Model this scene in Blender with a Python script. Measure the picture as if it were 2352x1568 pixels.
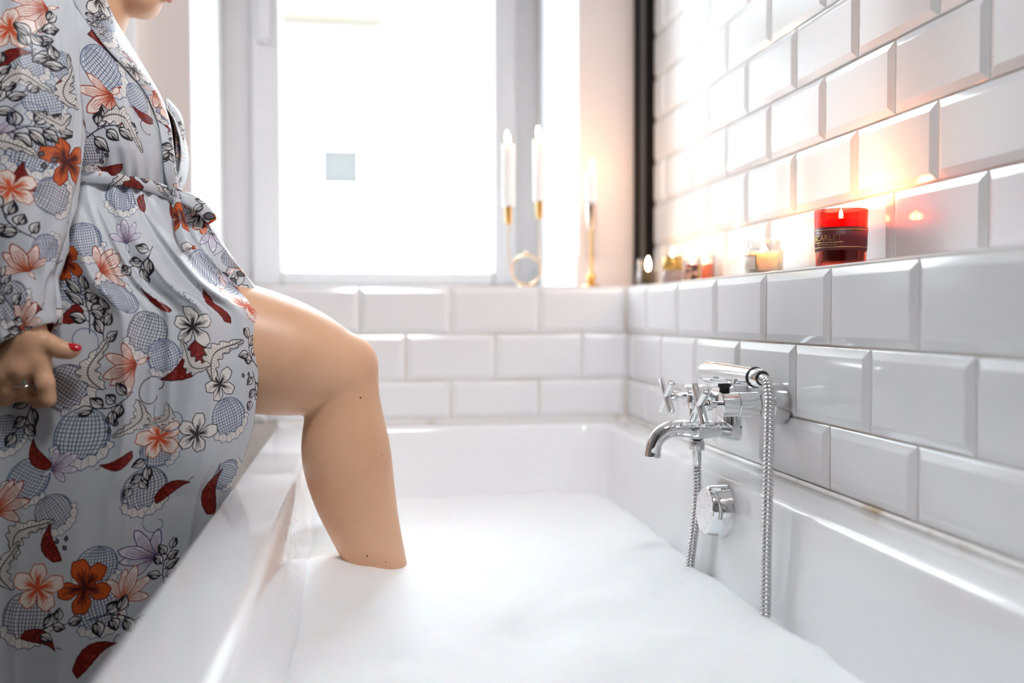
import bpy, bmesh, math, random
import numpy as np
from mathutils import Vector, Matrix

# ------------------------------------------------------------------ scene, camera, light, exposure
for o in list(bpy.data.objects):
    bpy.data.objects.remove(o, do_unlink=True)
SC = bpy.context.scene
COL = SC.collection
random.seed(4)
RNG = np.random.default_rng(7)

EYE = 0.84                                   # camera height above the bathroom floor
FPX, YAW, PITCH, ROLL = 2187.26, 0.16009, -0.02805, -0.0021
_cy, _sy, _cp, _sp = math.cos(YAW), math.sin(YAW), math.cos(PITCH), math.sin(PITCH)
_fw = Vector((_sy * _cp, _cy * _cp, _sp))
_rt0 = Vector((_cy, -_sy, 0.0))
_up0 = _rt0.cross(_fw)
_c, _s = math.cos(ROLL), math.sin(ROLL)
_rt = _c * _rt0 + _s * _up0
_up = -_s * _rt0 + _c * _up0
cam_data = bpy.data.cameras.new('camera')
cam = bpy.data.objects.new('camera', cam_data)
COL.objects.link(cam)
cam.matrix_world = Matrix(((_rt.x, _up.x, -_fw.x, 0), (_rt.y, _up.y, -_fw.y, 0), (_rt.z, _up.z, -_fw.z, EYE), (0, 0, 0, 1)))
cam_data.sensor_width = 36.0
cam_data.lens = FPX / 2352 * 36.0
cam_data.clip_start = 0.02
cam_data.dof.use_dof = True
cam_data.dof.focus_distance = 1.36
cam_data.dof.aperture_fstop = 1.8
SC.camera = cam

world = bpy.data.worlds.new('sky')
SC.world = world
world.use_nodes = True
_bg = world.node_tree.nodes['Background']
_bg.inputs[0].default_value = (0.82, 0.925, 1.0, 1)     # bright overcast sky
_bg.inputs[1].default_value = 3.5

lamp_data = bpy.data.lights.new('fill_spot', 'SPOT')   # added fill for back tiles, thigh and upper robe; no fixture
lamp_data.spot_size = math.radians(56)
lamp_data.spot_blend = 0.7
lamp_data.shadow_soft_size = 0.09
lamp_data.energy = 14.0
lamp_data.color = (0.96, 0.97, 1.0)
lamp = bpy.data.objects.new('fill_spot', lamp_data)
COL.objects.link(lamp)
lamp.location = (0.05, 0.30, 2.70)
lamp.rotation_euler = Vector((-0.14, 1.80, -1.52)).to_track_quat('-Z', 'Y').to_euler()

lamp2_data = bpy.data.lights.new('fill_disc', 'AREA')        # second added fill, lifts the rim and right-hand tiles; no fixture
lamp2_data.shape = 'DISK'
lamp2_data.size = 0.40
lamp2_data.energy = 2.9
lamp2_data.color = (0.98, 0.98, 1.0)
lamp2 = bpy.data.objects.new('fill_disc', lamp2_data)
COL.objects.link(lamp2)
lamp2.location = (0.20, 0.10, 2.73)

SC.view_settings.view_transform = 'Standard'
SC.view_settings.look = 'None'
SC.view_settings.gamma = 1.0
SC.view_settings.use_curve_mapping = False
SC.view_settings.exposure = 2.54
cyc = SC.cycles
cyc.max_bounces = 12
cyc.diffuse_bounces = 7
cyc.glossy_bounces = 5
cyc.transmission_bounces = 10
cyc.transparent_max_bounces = 12
cyc.caustics_reflective = False
cyc.caustics_refractive = False
cyc.sample_clamp_indirect = 6.0
cyc.use_denoising = True

def at(px, py, Y):
    """World point on the vertical plane y = Y seen at photo position (px, py)."""
    d = _fw + _rt * ((px - 1176) / FPX) - _up * ((py - 784) / FPX)
    k = Y / d.y
    return Vector((d.x * k, Y, EYE + d.z * k))

# ------------------------------------------------------------------ helpers
def mat(name, color, rough=0.5, metal=0.0, **kw):
    m = bpy.data.materials.new(name)
    m.use_nodes = True
    b = m.node_tree.nodes['Principled BSDF']
    b.inputs['Base Color'].default_value = (*color, 1)
    b.inputs['Roughness'].default_value = rough
    b.inputs['Metallic'].default_value = metal
    for k, v in kw.items():
        b.inputs[k.replace('_', ' ')].default_value = v
    return m

def nodes(m):
    return m.node_tree.nodes, m.node_tree.links, m.node_tree.nodes['Principled BSDF']

def add_noise_bump(m, scale, strength, dist=0.002, detail=3.0):
    N, L, b = nodes(m)
    tc = N.new('ShaderNodeTexCoord')
    nz = N.new('ShaderNodeTexNoise')
    nz.inputs['Scale'].default_value = scale
    nz.inputs['Detail'].default_value = detail
    bp = N.new('ShaderNodeBump')
    bp.inputs['Strength'].default_value = strength
    bp.inputs['Distance'].default_value = dist
    L.new(tc.outputs['Object'], nz.inputs['Vector'])
    L.new(nz.outputs['Fac'], bp.inputs['Height'])
    L.new(bp.outputs['Normal'], b.inputs['Normal'])
    return nz

def add_noise_color(m, c1, c2, scale, lo=0.35, hi=0.65, detail=4.0):
    N, L, b = nodes(m)
    tc = N.new('ShaderNodeTexCoord')
    nz = N.new('ShaderNodeTexNoise')
    nz.inputs['Scale'].default_value = scale
    nz.inputs['Detail'].default_value = detail
    cr = N.new('ShaderNodeValToRGB')
    cr.color_ramp.elements[0].position = lo
    cr.color_ramp.elements[0].color = (*c1, 1)
    cr.color_ramp.elements[1].position = hi
    cr.color_ramp.elements[1].color = (*c2, 1)
    L.new(tc.outputs['Object'], nz.inputs['Vector'])
    L.new(nz.outputs['Fac'], cr.inputs['Fac'])
    L.new(cr.outputs['Color'], b.inputs['Base Color'])
    return cr

def emit_mat(name, color, strength):
    m = bpy.data.materials.new(name)
    m.use_nodes = True
    N, L = m.node_tree.nodes, m.node_tree.links
    N.remove(N['Principled BSDF'])
    e = N.new('ShaderNodeEmission')
    e.inputs[0].default_value = (*color, 1)
    e.inputs[1].default_value = strength
    L.new(e.outputs[0], N['Material Output'].inputs[0])
    return m

def thin_glass(name, color=(1, 1, 1), refl=0.08):
    """Clear thin glass: mostly transparent with a Fresnel reflection."""
    m = bpy.data.materials.new(name)
    m.use_nodes = True
    N, L = m.node_tree.nodes, m.node_tree.links
    N.remove(N['Principled BSDF'])
    t = N.new('ShaderNodeBsdfTransparent')
    t.inputs[0].default_value = (*color, 1)
    g = N.new('ShaderNodeBsdfGlossy')
    g.inputs['Roughness'].default_value = 0.02
    f = N.new('ShaderNodeLayerWeight')
    f.inputs['Blend'].default_value = 0.25
    mu = N.new('ShaderNodeMath'); mu.operation = 'MULTIPLY_ADD'
    mu.inputs[1].default_value = 0.55; mu.inputs[2].default_value = refl * 0.3
    mx = N.new('ShaderNodeMixShader')
    L.new(f.outputs['Fresnel'], mu.inputs[0])
    L.new(mu.outputs[0], mx.inputs[0])
    L.new(t.outputs[0], mx.inputs[1])
    L.new(g.outputs[0], mx.inputs[2])
    L.new(mx.outputs[0], N['Material Output'].inputs[0])
    return m

def link(name, me, m=None, parent=None, loc=None):
    o = bpy.data.objects.new(name, me)
    COL.objects.link(o)
    if m is not None and me is not None and not me.materials:
        me.materials.append(m)
    if parent is not None:
        o.parent = parent
    if loc is not None:
        o.location = loc
    return o

def tag(o, label=None, cat=None, group=None, kind=None):
    if label: o['label'] = label
    if cat: o['category'] = cat
    if group: o['group'] = group
    if kind: o['kind'] = kind
    return o

def empty(name, loc=(0, 0, 0)):
    o = bpy.data.objects.new(name, None)
    COL.objects.link(o)
    o.empty_display_size = 0.05
    o.location = loc
    return o

def mesh_of(bm, name='m', smooth=None):
    """smooth = angle in degrees below which edges are shaded smooth; None = flat."""
    bmesh.ops.recalc_face_normals(bm, faces=bm.faces[:])
    if smooth is not None:
        a = math.radians(smooth)
        for f in bm.faces: f.smooth = True
        for e in bm.edges:
            if len(e.link_faces) == 2 and e.calc_face_angle(0) > a:
                e.smooth = False
    me = bpy.data.meshes.new(name)
    bm.to_mesh(me)
    bm.free()
    return me

def bm_box(bm, x0, x1, y0, y1, z0, z1, bevel=0.0, seg=2):
    r = bmesh.ops.create_cube(bm, size=1.0)
    vs = r['verts']
    for v in vs:
        v.co = Vector(((x0 + x1) / 2 + v.co.x * (x1 - x0), (y0 + y1) / 2 + v.co.y * (y1 - y0), (z0 + z1) / 2 + v.co.z * (z1 - z0)))
    if bevel > 0:
        es = list({e for v in vs for e in v.link_edges})
        bmesh.ops.bevel(bm, geom=es, offset=bevel, segments=seg, affect='EDGES', profile=0.5)

def box(name, dims, m, parent=None, bevel=0.0, smooth=30):
    bm = bmesh.new()
    bm_box(bm, *dims, bevel=bevel)
    return link(name, mesh_of(bm, name, smooth), m, parent)

def bm_lathe(bm, prof, n=32, M=None, close=True):
    """prof: list of (r, h) revolved about local Z; r = 0 ends close to a point."""
    rings = []
    for r, h in prof:
        if r < 1e-6:
            rings.append([bm.verts.new((0, 0, h))])
        else:
            rings.append([bm.verts.new((r * math.cos(2 * math.pi * i / n), r * math.sin(2 * math.pi * i / n), h)) for i in range(n)])
    for a, b in zip(rings[:-1], rings[1:]):
        for i in range(n):
            j = (i + 1) % n
            if len(a) == 1 and len(b) == 1: continue
            if len(a) == 1: bm.faces.new((a[0], b[i], b[j]))
            elif len(b) == 1: bm.faces.new((a[i], a[j], b[0]))
            else: bm.faces.new((a[i], a[j], b[j], b[i]))
    if M is not None:
        bmesh.ops.transform(bm, matrix=M, verts=[v for r in rings for v in r])

def axis_matrix(p, d):
    """Matrix that takes local Z to direction d at point p."""
    d = Vector(d).normalized()
    return Matrix.Translation(Vector(p)) @ d.to_track_quat('Z', 'Y').to_matrix().to_4x4()

def lathe(name, prof, m, parent=None, M=None, n=32, smooth=35, loc=None):
    bm = bmesh.new()
    bm_lathe(bm, prof, n, M)
    return link(name, mesh_of(bm, name, smooth), m, parent, loc)

def catmull(pts, per=8):
    P = [Vector(p) for p in pts]
    P = [2 * P[0] - P[1]] + P + [2 * P[-1] - P[-2]]
    out = []
    for i in range(1, len(P) - 2):
        for k in range(per):
            t = k / per
            a, b, c, d = P[i - 1], P[i], P[i + 1], P[i + 2]
            out.append(0.5 * ((2 * b) + (c - a) * t + (2 * a - 5 * b + 4 * c - d) * t * t + (3 * b - a - 3 * c + d) * t ** 3))
    out.append(P[-2])
    return out

def bm_sweep(bm, pts, radii, n=16, caps=True, flat=None):
    """Tube along pts with a radius for each; flat = (scale_normal, scale_binormal)."""
    pts = [Vector(p) for p in pts]
    up = None
    rings = []
    for i, p in enumerate(pts):
        t = (pts[min(i + 1, len(pts) - 1)] - pts[max(i - 1, 0)]).normalized()
        if up is None:
            up = Vector((0, 0, 1)) if abs(t.z) < 0.9 else Vector((0, 1, 0))
        up = (up - t * up.dot(t)).normalized()
        bi = t.cross(up)
        s = flat or (1, 1)
        r = radii[i] if hasattr(radii, '__len__') else radii
        rings.append([bm.verts.new(p + up * (r * s[0] * math.cos(2 * math.pi * k / n)) + bi * (r * s[1] * math.sin(2 * math.pi * k / n))) for k in range(n)])
    for a, b in zip(rings[:-1], rings[1:]):
        for k in range(n):
            bm.faces.new((a[k], a[(k + 1) % n], b[(k + 1) % n], b[k]))
    if caps:
        bm.faces.new(rings[0][::-1]); bm.faces.new(rings[-1])

def sweep(name, pts, radii, m, parent=None, n=16, smooth=40, flat=None):
    bm = bmesh.new()
    bm_sweep(bm, pts, radii, n, True, flat)
    return link(name, mesh_of(bm, name, smooth), m, parent)

def grid_mesh(name, P, UV=None, smooth=True, closed=False):
    """P: (n, m, 3) array -> quad grid mesh."""
    P = np.asarray(P, dtype=np.float32)
    n, m = P.shape[:2]
    idx = np.arange(n * m).reshape(n, m)
    f = np.stack([idx[:-1, :-1], idx[1:, :-1], idx[1:, 1:], idx[:-1, 1:]], -1).reshape(-1, 4)
    return np_mesh(name, P.reshape(-1, 3), f, None if UV is None else np.asarray(UV).reshape(-1, 2), smooth)

def np_mesh(name, V, F, UV=None, smooth=True):
    me = bpy.data.meshes.new(name)
    V = np.ascontiguousarray(V, dtype=np.float32); F = np.ascontiguousarray(F, dtype=np.int32)
    me.vertices.add(len(V)); me.vertices.foreach_set('co', V.ravel())
    me.loops.add(F.size); me.loops.foreach_set('vertex_index', F.ravel())
    me.polygons.add(len(F))
    me.polygons.foreach_set('loop_start', np.arange(0, F.size, F.shape[1], dtype=np.int32))
    me.update(calc_edges=True)
    if UV is not None:
        u = me.uv_layers.new(name='UVMap')
        u.data.foreach_set('uv', np.ascontiguousarray(UV[F.ravel()], dtype=np.float32).ravel())
    if smooth:
        me.polygons.foreach_set('use_smooth', np.ones(len(F), dtype=bool))
    me.validate()
    return me

def vnoise(x, y, seed=0):
    """Smooth value noise on arrays, 0..1."""
    xi, yi = np.floor(x).astype(np.int64), np.floor(y).astype(np.int64)
    xf, yf = x - xi, y - yi
    def h(a, b):
        v = (a * 374761393 + b * 668265263 + seed * 974711) & 0xFFFFFFFF
        v = ((v ^ (v >> 13)) * 1274126177) & 0xFFFFFFFF
        return ((v ^ (v >> 16)) & 0xFFFF) / 65535.0
    u, v = xf * xf * (3 - 2 * xf), yf * yf * (3 - 2 * yf)
    return (h(xi, yi) * (1 - u) + h(xi + 1, yi) * u) * (1 - v) + (h(xi, yi + 1) * (1 - u) + h(xi + 1, yi + 1) * u) * v

def fbm(x, y, octv=4, seed=0):
    s, a, t = 0, 1.0, 0
    for k in range(octv):
        s = s + a * vnoise(x * 2 ** k, y * 2 ** k, seed + k); t += a; a *= 0.5
    return s / t

# ------------------------------------------------------------------ materials
M_TILE = mat('white_glazed_tile', (0.84, 0.84, 0.845), 0.10, IOR=1.5)
M_GROUT = mat('grout', (0.74, 0.70, 0.65), 0.85)
add_noise_color(M_GROUT, (0.60, 0.52, 0.44), (0.80, 0.77, 0.73), 9.0, 0.3, 0.6)
M_PAINT = mat('wall_paint', (0.80, 0.71, 0.665), 0.75)
add_noise_bump(M_PAINT, 180, 0.06)
M_REVEAL = mat('reveal_paint', (0.9, 0.9, 0.9), 0.6)
M_CEIL = mat('ceiling_paint', (0.9, 0.89, 0.88), 0.8)
M_DIM = mat('taupe_wall_paint', (0.33, 0.33, 0.335), 0.8)
M_FLOOR = mat('dark_floor', (0.07, 0.055, 0.045), 0.45)
add_noise_color(M_FLOOR, (0.05, 0.04, 0.032), (0.10, 0.08, 0.06), 5.0)
M_TUB = mat('white_acrylic', (0.87, 0.875, 0.885), 0.10, Coat_Weight=0.3, Coat_Roughness=0.03)
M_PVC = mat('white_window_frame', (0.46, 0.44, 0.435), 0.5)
M_BLACK = mat('black_metal_frame', (0.008, 0.007, 0.007), 0.6, Specular_IOR_Level=0.15)
M_GREY = mat('edge_highlight_grey', (0.075, 0.07, 0.068), 0.5)
M_CHROME = mat('chrome', (0.82, 0.83, 0.84), 0.05, 1.0)
M_CHROME_WORN = mat('worn_chrome', (0.72, 0.72, 0.72), 0.2, 1.0)
add_noise_bump(M_CHROME_WORN, 60, 0.05)
M_RUBBER = mat('black_rubber', (0.02, 0.02, 0.02), 0.5)
M_BRASS = mat('brass', (0.75, 0.48, 0.16), 0.25, 1.0)
M_PANE = thin_glass('window_glass')
M_CLEAR = thin_glass('clear_jar_glass', (0.97, 0.97, 0.96), 0.12)
M_WAX_WHITE = mat('white_wax', (0.95, 0.94, 0.92), 0.5, Subsurface_Weight=0.6, Subsurface_Radius=(1.0, 0.8, 0.65), Subsurface_Scale=0.012)
M_FLAME = emit_mat('flame', (1.0, 0.58, 0.26), 20.0)
M_WICK = mat('wick', (0.03, 0.02, 0.02), 0.9)
# ------------------------------------------------------------------ room shell
X1, X2 = 0.621, 0.743            # right wall: half wall below, recessed wall above the ledge
YB, YW, YF = 2.143, 2.36, 2.88   # back half wall, back wall, window frame
ZLEDGE = EYE + 0.0655
TL, TH = 0.2025, 0.1053          # tile pitch
ZT = EYE + 0.0612 + 0.0015
RIM = EYE - 0.24
CEIL = 2.75
XL, YN = -1.75, -1.6

def struct(o):
    return tag(o, kind='structure')

struct(box('floor', (XL, X1, YN, YB, -0.1, 0.0), M_FLOOR))
struct(box('ceiling', (XL - 0.1, X2 + 0.1, YN - 0.1, YF + 0.1, CEIL, CEIL + 0.1), M_CEIL))
struct(box('wall_left', (XL - 0.1, XL, YN, YW + 0.1, -0.1, CEIL), M_DIM))
struct(box('wall_front', (XL, X2, YN - 0.1, YN, 0, CEIL), M_DIM))
# unseen dark wooden door, added to give the chrome dark reflections
M_WOOD = mat('dark_wood', (0.055, 0.026, 0.014), 0.4)
d1 = struct(box('added_door', (-1.05, -0.10, YN, YN + 0.04, 0.0, 2.08), M_WOOD, bevel=0.003))
for zz0, zz1 in ((0.15, 0.95), (1.08, 1.95)):
    for xx0 in (-0.99, -0.54):
        box('panel', (xx0, xx0 + 0.38, YN + 0.038, YN + 0.052, zz0, zz1), M_WOOD, d1, 0.006)
lathe('door_knob', [(0.0, 0.0), (0.012, 0.0), (0.010, 0.03), (0.025, 0.042), (0.027, 0.055), (0.015, 0.066), (0.0, 0.067)], M_BRASS, d1, axis_matrix((-0.15, YN + 0.04, 1.02), (0, 1, 0)), 24)

_tiles = {}
def tile_mesh(w, h):
    key = (round(w, 3), round(h, 3))
    if key in _tiles: return _tiles[key]
    bm = bmesh.new()
    def ring(ins, z):
        ix, iy = min(ins, w * 0.45), min(ins, h * 0.45)
        return [bm.verts.new(v) for v in ((-w / 2 + ix, -h / 2 + iy, z), (w / 2 - ix, -h / 2 + iy, z), (w / 2 - ix, h / 2 - iy, z), (-w / 2 + ix, h / 2 - iy, z))]
    rs = [ring(0.0, -0.002), ring(0.0, 0.0012), ring(0.0007, 0.0018), ring(0.0100, 0.0056), ring(0.0116, 0.0061)]
    for a, b in zip(rs[:-1], rs[1:]):
        for i in range(4):
            bm.faces.new((a[i], a[(i + 1) % 4], b[(i + 1) % 4], b[i]))
    bm.faces.new(rs[-1])
    me = mesh_of(bm, 'tile', 8)
    me.materials.append(M_TILE)
    _tiles[key] = me
    return me

def tile_rows(parent, kind, plane, rows, a0, a1, joint, grout=0.0035):
    """rows: list of (z_bottom, z_top, offset). kind 'x': wall faces -x, runs along y; kind 'y': faces -y, runs along x."""
    for zb, zt, off in rows:
        k0 = math.floor((a0 - joint - off) / TL) - 1
        a = joint + off + k0 * TL
        while a < a1:
            lo, hi = max(a + grout / 2, a0), min(a + TL - grout / 2, a1)
            if hi - lo > 0.012:
                o = bpy.data.objects.new('tile', tile_mesh(hi - lo, zt - zb - grout))
                COL.objects.link(o)
                o.parent = parent
                c, z = (lo + hi) / 2, (zb + zt) / 2
                j = [random.gauss(0, 0.0008) for _ in range(3)]
                if kind == 'x':
                    R = Matrix(((0, 0, -1), (-1, 0, 0), (0, 1, 0)))
                    p = Vector((plane, c, z))
                else:
                    R = Matrix(((1, 0, 0), (0, 0, -1), (0, 1, 0)))
                    p = Vector((c, plane, z))
                R = R.to_4x4() @ Matrix.Rotation(j[0], 4, 'X') @ Matrix.Rotation(j[1], 4, 'Y')
                o.matrix_world = Matrix.Translation(p) @ R
            a += TL

# upper right wall, recessed
wr = struct(box('wall_right', (X2 + 0.0008, X2 + 0.12, YN, YF + 0.1, 0.0, CEIL), M_GROUT))
zb0 = EYE + 0.1719
rows = [(zb0 + (k - 1) * TH, zb0 + k * TH, (TL / 2 if k % 2 == 0 else 0)) for k in range(0, 12)]
tile_rows(wr, 'x', X2, rows, -0.4, YW - 0.03, 1.53845)
box('plaster', (X2 - 0.004, X2 + 0.0008, YN, YW, zb0 + 11 * TH, CEIL), M_PAINT, wr)
# half wall under the right-hand ledge
wl = struct(box('wall_right_lower', (X1 + 0.0008, X2, YN, YB, 0.0, ZLEDGE - 0.003), M_GROUT))
rows = [(ZT - TH, ZT, 0), (ZT - 2 * TH, ZT - TH, TL / 2), (RIM + 0.004, ZT - 2 * TH, 0)]
tile_rows(wl, 'x', X1, rows, -0.4, YB - 0.004, 1.38356)
box('ledge_top', (X1 + 0.001, X2, YN, YB, ZLEDGE - 0.003, ZLEDGE), mat('ledge_tile', (0.85, 0.85, 0.85), 0.25), wl, bevel=0.001)
# half wall under the window
wb = struct(box('wall_back_lower', (XL, X2, YB + 0.0008, YW, 0.0, ZLEDGE - 0.003), M_GROUT))
tile_rows(wb, 'y', YB, rows, -1.2, X1 - 0.003, 0.20599)
box('ledge_top', (XL, X2, YB + 0.001, YW, ZLEDGE - 0.003, ZLEDGE), mat('ledge_tile_back', (0.85, 0.84, 0.83), 0.3), wb, bevel=0.001)

# back wall around the window recess
RX0, RX1, RZ1 = -0.389, 0.553, 2.45
bm = bmesh.new()
bm_box(bm, XL, RX0, YW, YF + 0.1, 0, CEIL)
bm_box(bm, RX1, X2, YW, YF + 0.1, 0, CEIL)
bm_box(bm, RX0, RX1, YW, YF + 0.1, 0, ZLEDGE)
bm_box(bm, RX0, RX1, YW, YF + 0.1, RZ1, CEIL)
wback = struct(link('wall_back', mesh_of(bm), M_PAINT))
box('reveal_lining', (RX1 - 0.004, RX1 + 0.001, YW - 0.001, YF, ZLEDGE, RZ1), M_REVEAL, wback)
box('reveal_lining', (RX0 - 0.001, RX0 + 0.004, YW - 0.001, YF, ZLEDGE, RZ1), M_REVEAL, wback)
box('sill', (RX0, RX1, YW, YF, ZLEDGE, ZLEDGE + 0.004), M_REVEAL, wback)
# low upstand behind the ledge
struct(box('baseboard_back', (RX1 - 0.004, X2 - 0.05, YW - 0.008, YW, ZLEDGE, ZLEDGE + 0.083), M_PAINT, bevel=0.002))
struct(box('baseboard_right', (RX1 - 0.012, RX1 - 0.004, YW - 0.008, YF - 0.06, ZLEDGE + 0.004, ZLEDGE + 0.083), M_REVEAL, bevel=0.002))
# boxed-in pipe left of the window
struct(box('trim_2', (-0.90, -0.505, YW - 0.03, YW, ZLEDGE, CEIL), M_REVEAL, bevel=0.004))
# black metal edge profile where the tiles end
t1 = struct(box('trim_1', (0.695, 0.7405, YW - 0.040, YW - 0.001, ZLEDGE, CEIL), M_BLACK, bevel=0.002))
box('edge_highlight', (0.7015, 0.7150, YW - 0.0425, YW - 0.039, ZLEDGE, CEIL), M_GREY, t1, bevel=0.001)  # highlight along the black profile, put into the colour as grey

# window_1: fixed frame, sash, glass, handle
w1 = struct(empty('window_1', (0.08, YF, ZLEDGE)))
def wbox(name, dims, m, parent, bevel=0.0):
    x0, x1, y0, y1, z0, z1 = dims
    L = parent.matrix_world.translation if parent.parent is None else parent.parent.location
    return box(name, (x0 - 0.08, x1 - 0.08, y0 - YF, y1 - YF, z0 - ZLEDGE, z1 - ZLEDGE), m, parent, bevel)
w1.matrix_world = Matrix.Translation((0.08, YF, ZLEDGE))
GX0, GX1, GZ0, GZ1 = -0.217, 0.404, EYE + 0.128, 2.26
SX0, SX1 = -0.300, 0.474
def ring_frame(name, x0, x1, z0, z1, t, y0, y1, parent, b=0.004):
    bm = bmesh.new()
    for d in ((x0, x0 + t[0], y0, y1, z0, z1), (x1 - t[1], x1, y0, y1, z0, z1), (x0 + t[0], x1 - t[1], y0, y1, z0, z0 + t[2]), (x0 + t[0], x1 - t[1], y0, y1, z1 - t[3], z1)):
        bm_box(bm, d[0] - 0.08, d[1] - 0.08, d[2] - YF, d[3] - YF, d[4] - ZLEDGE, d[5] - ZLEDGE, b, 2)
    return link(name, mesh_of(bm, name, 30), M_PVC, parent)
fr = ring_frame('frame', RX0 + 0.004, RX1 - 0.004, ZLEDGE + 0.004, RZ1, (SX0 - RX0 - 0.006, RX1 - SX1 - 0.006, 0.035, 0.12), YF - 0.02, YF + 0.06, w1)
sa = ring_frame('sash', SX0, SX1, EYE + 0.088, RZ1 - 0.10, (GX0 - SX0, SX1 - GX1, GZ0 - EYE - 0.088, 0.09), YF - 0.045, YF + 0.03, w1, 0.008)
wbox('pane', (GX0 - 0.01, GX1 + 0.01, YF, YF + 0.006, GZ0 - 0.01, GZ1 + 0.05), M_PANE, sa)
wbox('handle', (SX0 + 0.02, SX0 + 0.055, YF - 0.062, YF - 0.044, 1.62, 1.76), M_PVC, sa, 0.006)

# ------------------------------------------------------------------ building across the courtyard
M_FACADE = mat('cream_facade', (0.18, 0.175, 0.165), 0.9)
add_noise_color(M_FACADE, (0.165, 0.16, 0.15), (0.19, 0.185, 0.175), 1.2)
M_STONE = mat('beige_stone', (0.075, 0.063, 0.047), 0.9)
M_DARKPANE = mat('far_window_pane', (0.036, 0.035, 0.033), 0.4, Specular_IOR_Level=0.2)
M_PALEPANE = mat('far_window_curtain', (0.060, 0.061, 0.060), 0.4)
M_FARFRAME = mat('far_window_frame', (0.75, 0.75, 0.74), 0.5)
YX = 9.5
bd = box('building', (-4.5, 6.0, YX, YX + 1.0, -7.0, 4.5), M_FACADE)
tag(bd, 'pale cream apartment facade across the courtyard with two stacked windows', 'building')
for (a, b, c, d) in ((738, 343, 827, 427), (738, 478, 827, 606)):
    p0, p1 = at(a, d, YX), at(c, b, YX)
    t = 0.10
    bm = bmesh.new()
    bm_box(bm, p0.x - t, p0.x, YX - 0.05, YX + 0.02, p0.z - t, p1.z + t)
    bm_box(bm, p1.x, p1.x + t, YX - 0.05, YX + 0.02, p0.z - t, p1.z + t)
    bm_box(bm, p0.x, p1.x, YX - 0.05, YX + 0.02, p1.z, p1.z + t)
    bm_box(bm, p0.x, p1.x, YX - 0.08, YX + 0.02, p0.z - t, p0.z)
    f = link('window_frame', mesh_of(bm), M_FARFRAME, bd)
    box('pane', (p0.x, p1.x, YX - 0.015, YX - 0.005, p0.z, p1.z), M_DARKPANE if b == 343 else M_PALEPANE, f)
    if b == 343:
        q0, q1 = at(718, 325, YX), at(846, 305, YX)
        box('lintel', (q0.x, q1.x, YX - 0.12, YX + 0.02, q0.z, q1.z), M_STONE, bd)
q0, q1 = at(672, 58, YX), at(880, 18, YX)
box('cornice', (q0.x - 2.5, q1.x, YX - 0.35, YX + 0.02, q0.z, q1.z + 0.03), M_STONE, bd, 0.03)
q0, q1 = at(1046, 600, YX), at(1054, 170, YX)
sweep('downpipe', [(q0.x, YX - 0.08, -6.5), (q0.x, YX - 0.08, q1.z)], 0.045, M_STONE, bd, 10)
# ------------------------------------------------------------------ bathtub
TX0, TX1, TY0, TY1 = -0.177, X1 - 0.0005, 0.43, YB - 0.0005
def rr(x0, x1, y0, y1, r, z, nc=8, ns=6):
    """Rounded rectangle as a list of points, the same count every time."""
    pts = []
    cs = [((x1 - r, y1 - r), 0), ((x0 + r, y1 - r), 90), ((x0 + r, y0 + r), 180), ((x1 - r, y0 + r), 270)]
    for i, ((cx, cy), a0) in enumerate(cs):
        arc = [(cx + r * math.cos(math.radians(a0 + 90 * k / nc)), cy + r * math.sin(math.radians(a0 + 90 * k / nc))) for k in range(nc + 1)]
        pts += arc
        (nx, ny), b0 = cs[(i + 1) % 4]
        q = (nx + r * math.cos(math.radians(b0)), ny + r * math.sin(math.radians(b0)))
        for k in range(1, ns):
            pts.append((arc[-1][0] + (q[0] - arc[-1][0]) * k / ns, arc[-1][1] + (q[1] - arc[-1][1]) * k / ns))
    return [Vector((a, b, z)) for a, b in pts]
IX0, IX1, IY0, IY1 = -0.0915, 0.532, 0.54, 2.032
def inner_offset(depth):                       # how far the inner walls lean in at a depth below the rim
    return 0.012 + 0.085 * depth
prof = [('o', 0.0, -0.055), ('o', 0.0, -0.006), ('o', 0.002, -0.002), ('o', 0.006, 0.0), ('i', -0.010, 0.0), ('i', -0.004, -0.0008), ('i', 0.0, -0.004), ('i', 0.0015, -0.009)]
bm = bmesh.new()
rings = []
for kind, d, z in prof:
    if kind == 'o': rings.append(rr(TX0 + d, TX1 - d, TY0 + d, TY1 - d, 0.012, RIM + z))
    else: rings.append(rr(IX0 + d, IX1 - d, IY0 + d, IY1 - d, 0.055, RIM + z))
for dep in (0.02, 0.06, 0.12, 0.20, 0.28, 0.36):
    d = inner_offset(dep) - 0.010
    far = 0.16 * dep
    rings.append(rr(IX0 + d, IX1 - d, IY0 + d, IY1 - d - far, 0.055 + 0.25 * dep, RIM - dep))
rings.append(rr(IX0 + 0.06, IX1 - 0.06, IY0 + 0.06, IY1 - 0.14, 0.16, RIM - 0.405))
rings.append(rr(IX0 + 0.12, IX1 - 0.12, IY0 + 0.12, IY1 - 0.22, 0.15, RIM - 0.42))
vr = [[bm.verts.new(p) for p in r] for r in rings]
for a, b in zip(vr[:-1], vr[1:]):
    for i in range(len(a)):
        bm.faces.new((a[i], a[(i + 1) % len(a)], b[(i + 1) % len(a)], b[i]))
bm.faces.new(vr[-1])
tub = link('bathtub', mesh_of(bm, 'bathtub', 50), M_TUB)
tag(tub, 'white built-in bathtub full of foam against the white metro tiles', 'bathtub')
box('side_panel', (TX0 + 0.012, TX0 + 0.026, TY0 + 0.012, TY1, 0.0, RIM - 0.03), M_TUB, tub)
box('end_panel', (TX0 + 0.026, TX1, TY0 + 0.012, TY0 + 0.026, 0.0, RIM - 0.03), M_TUB, tub)
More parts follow.
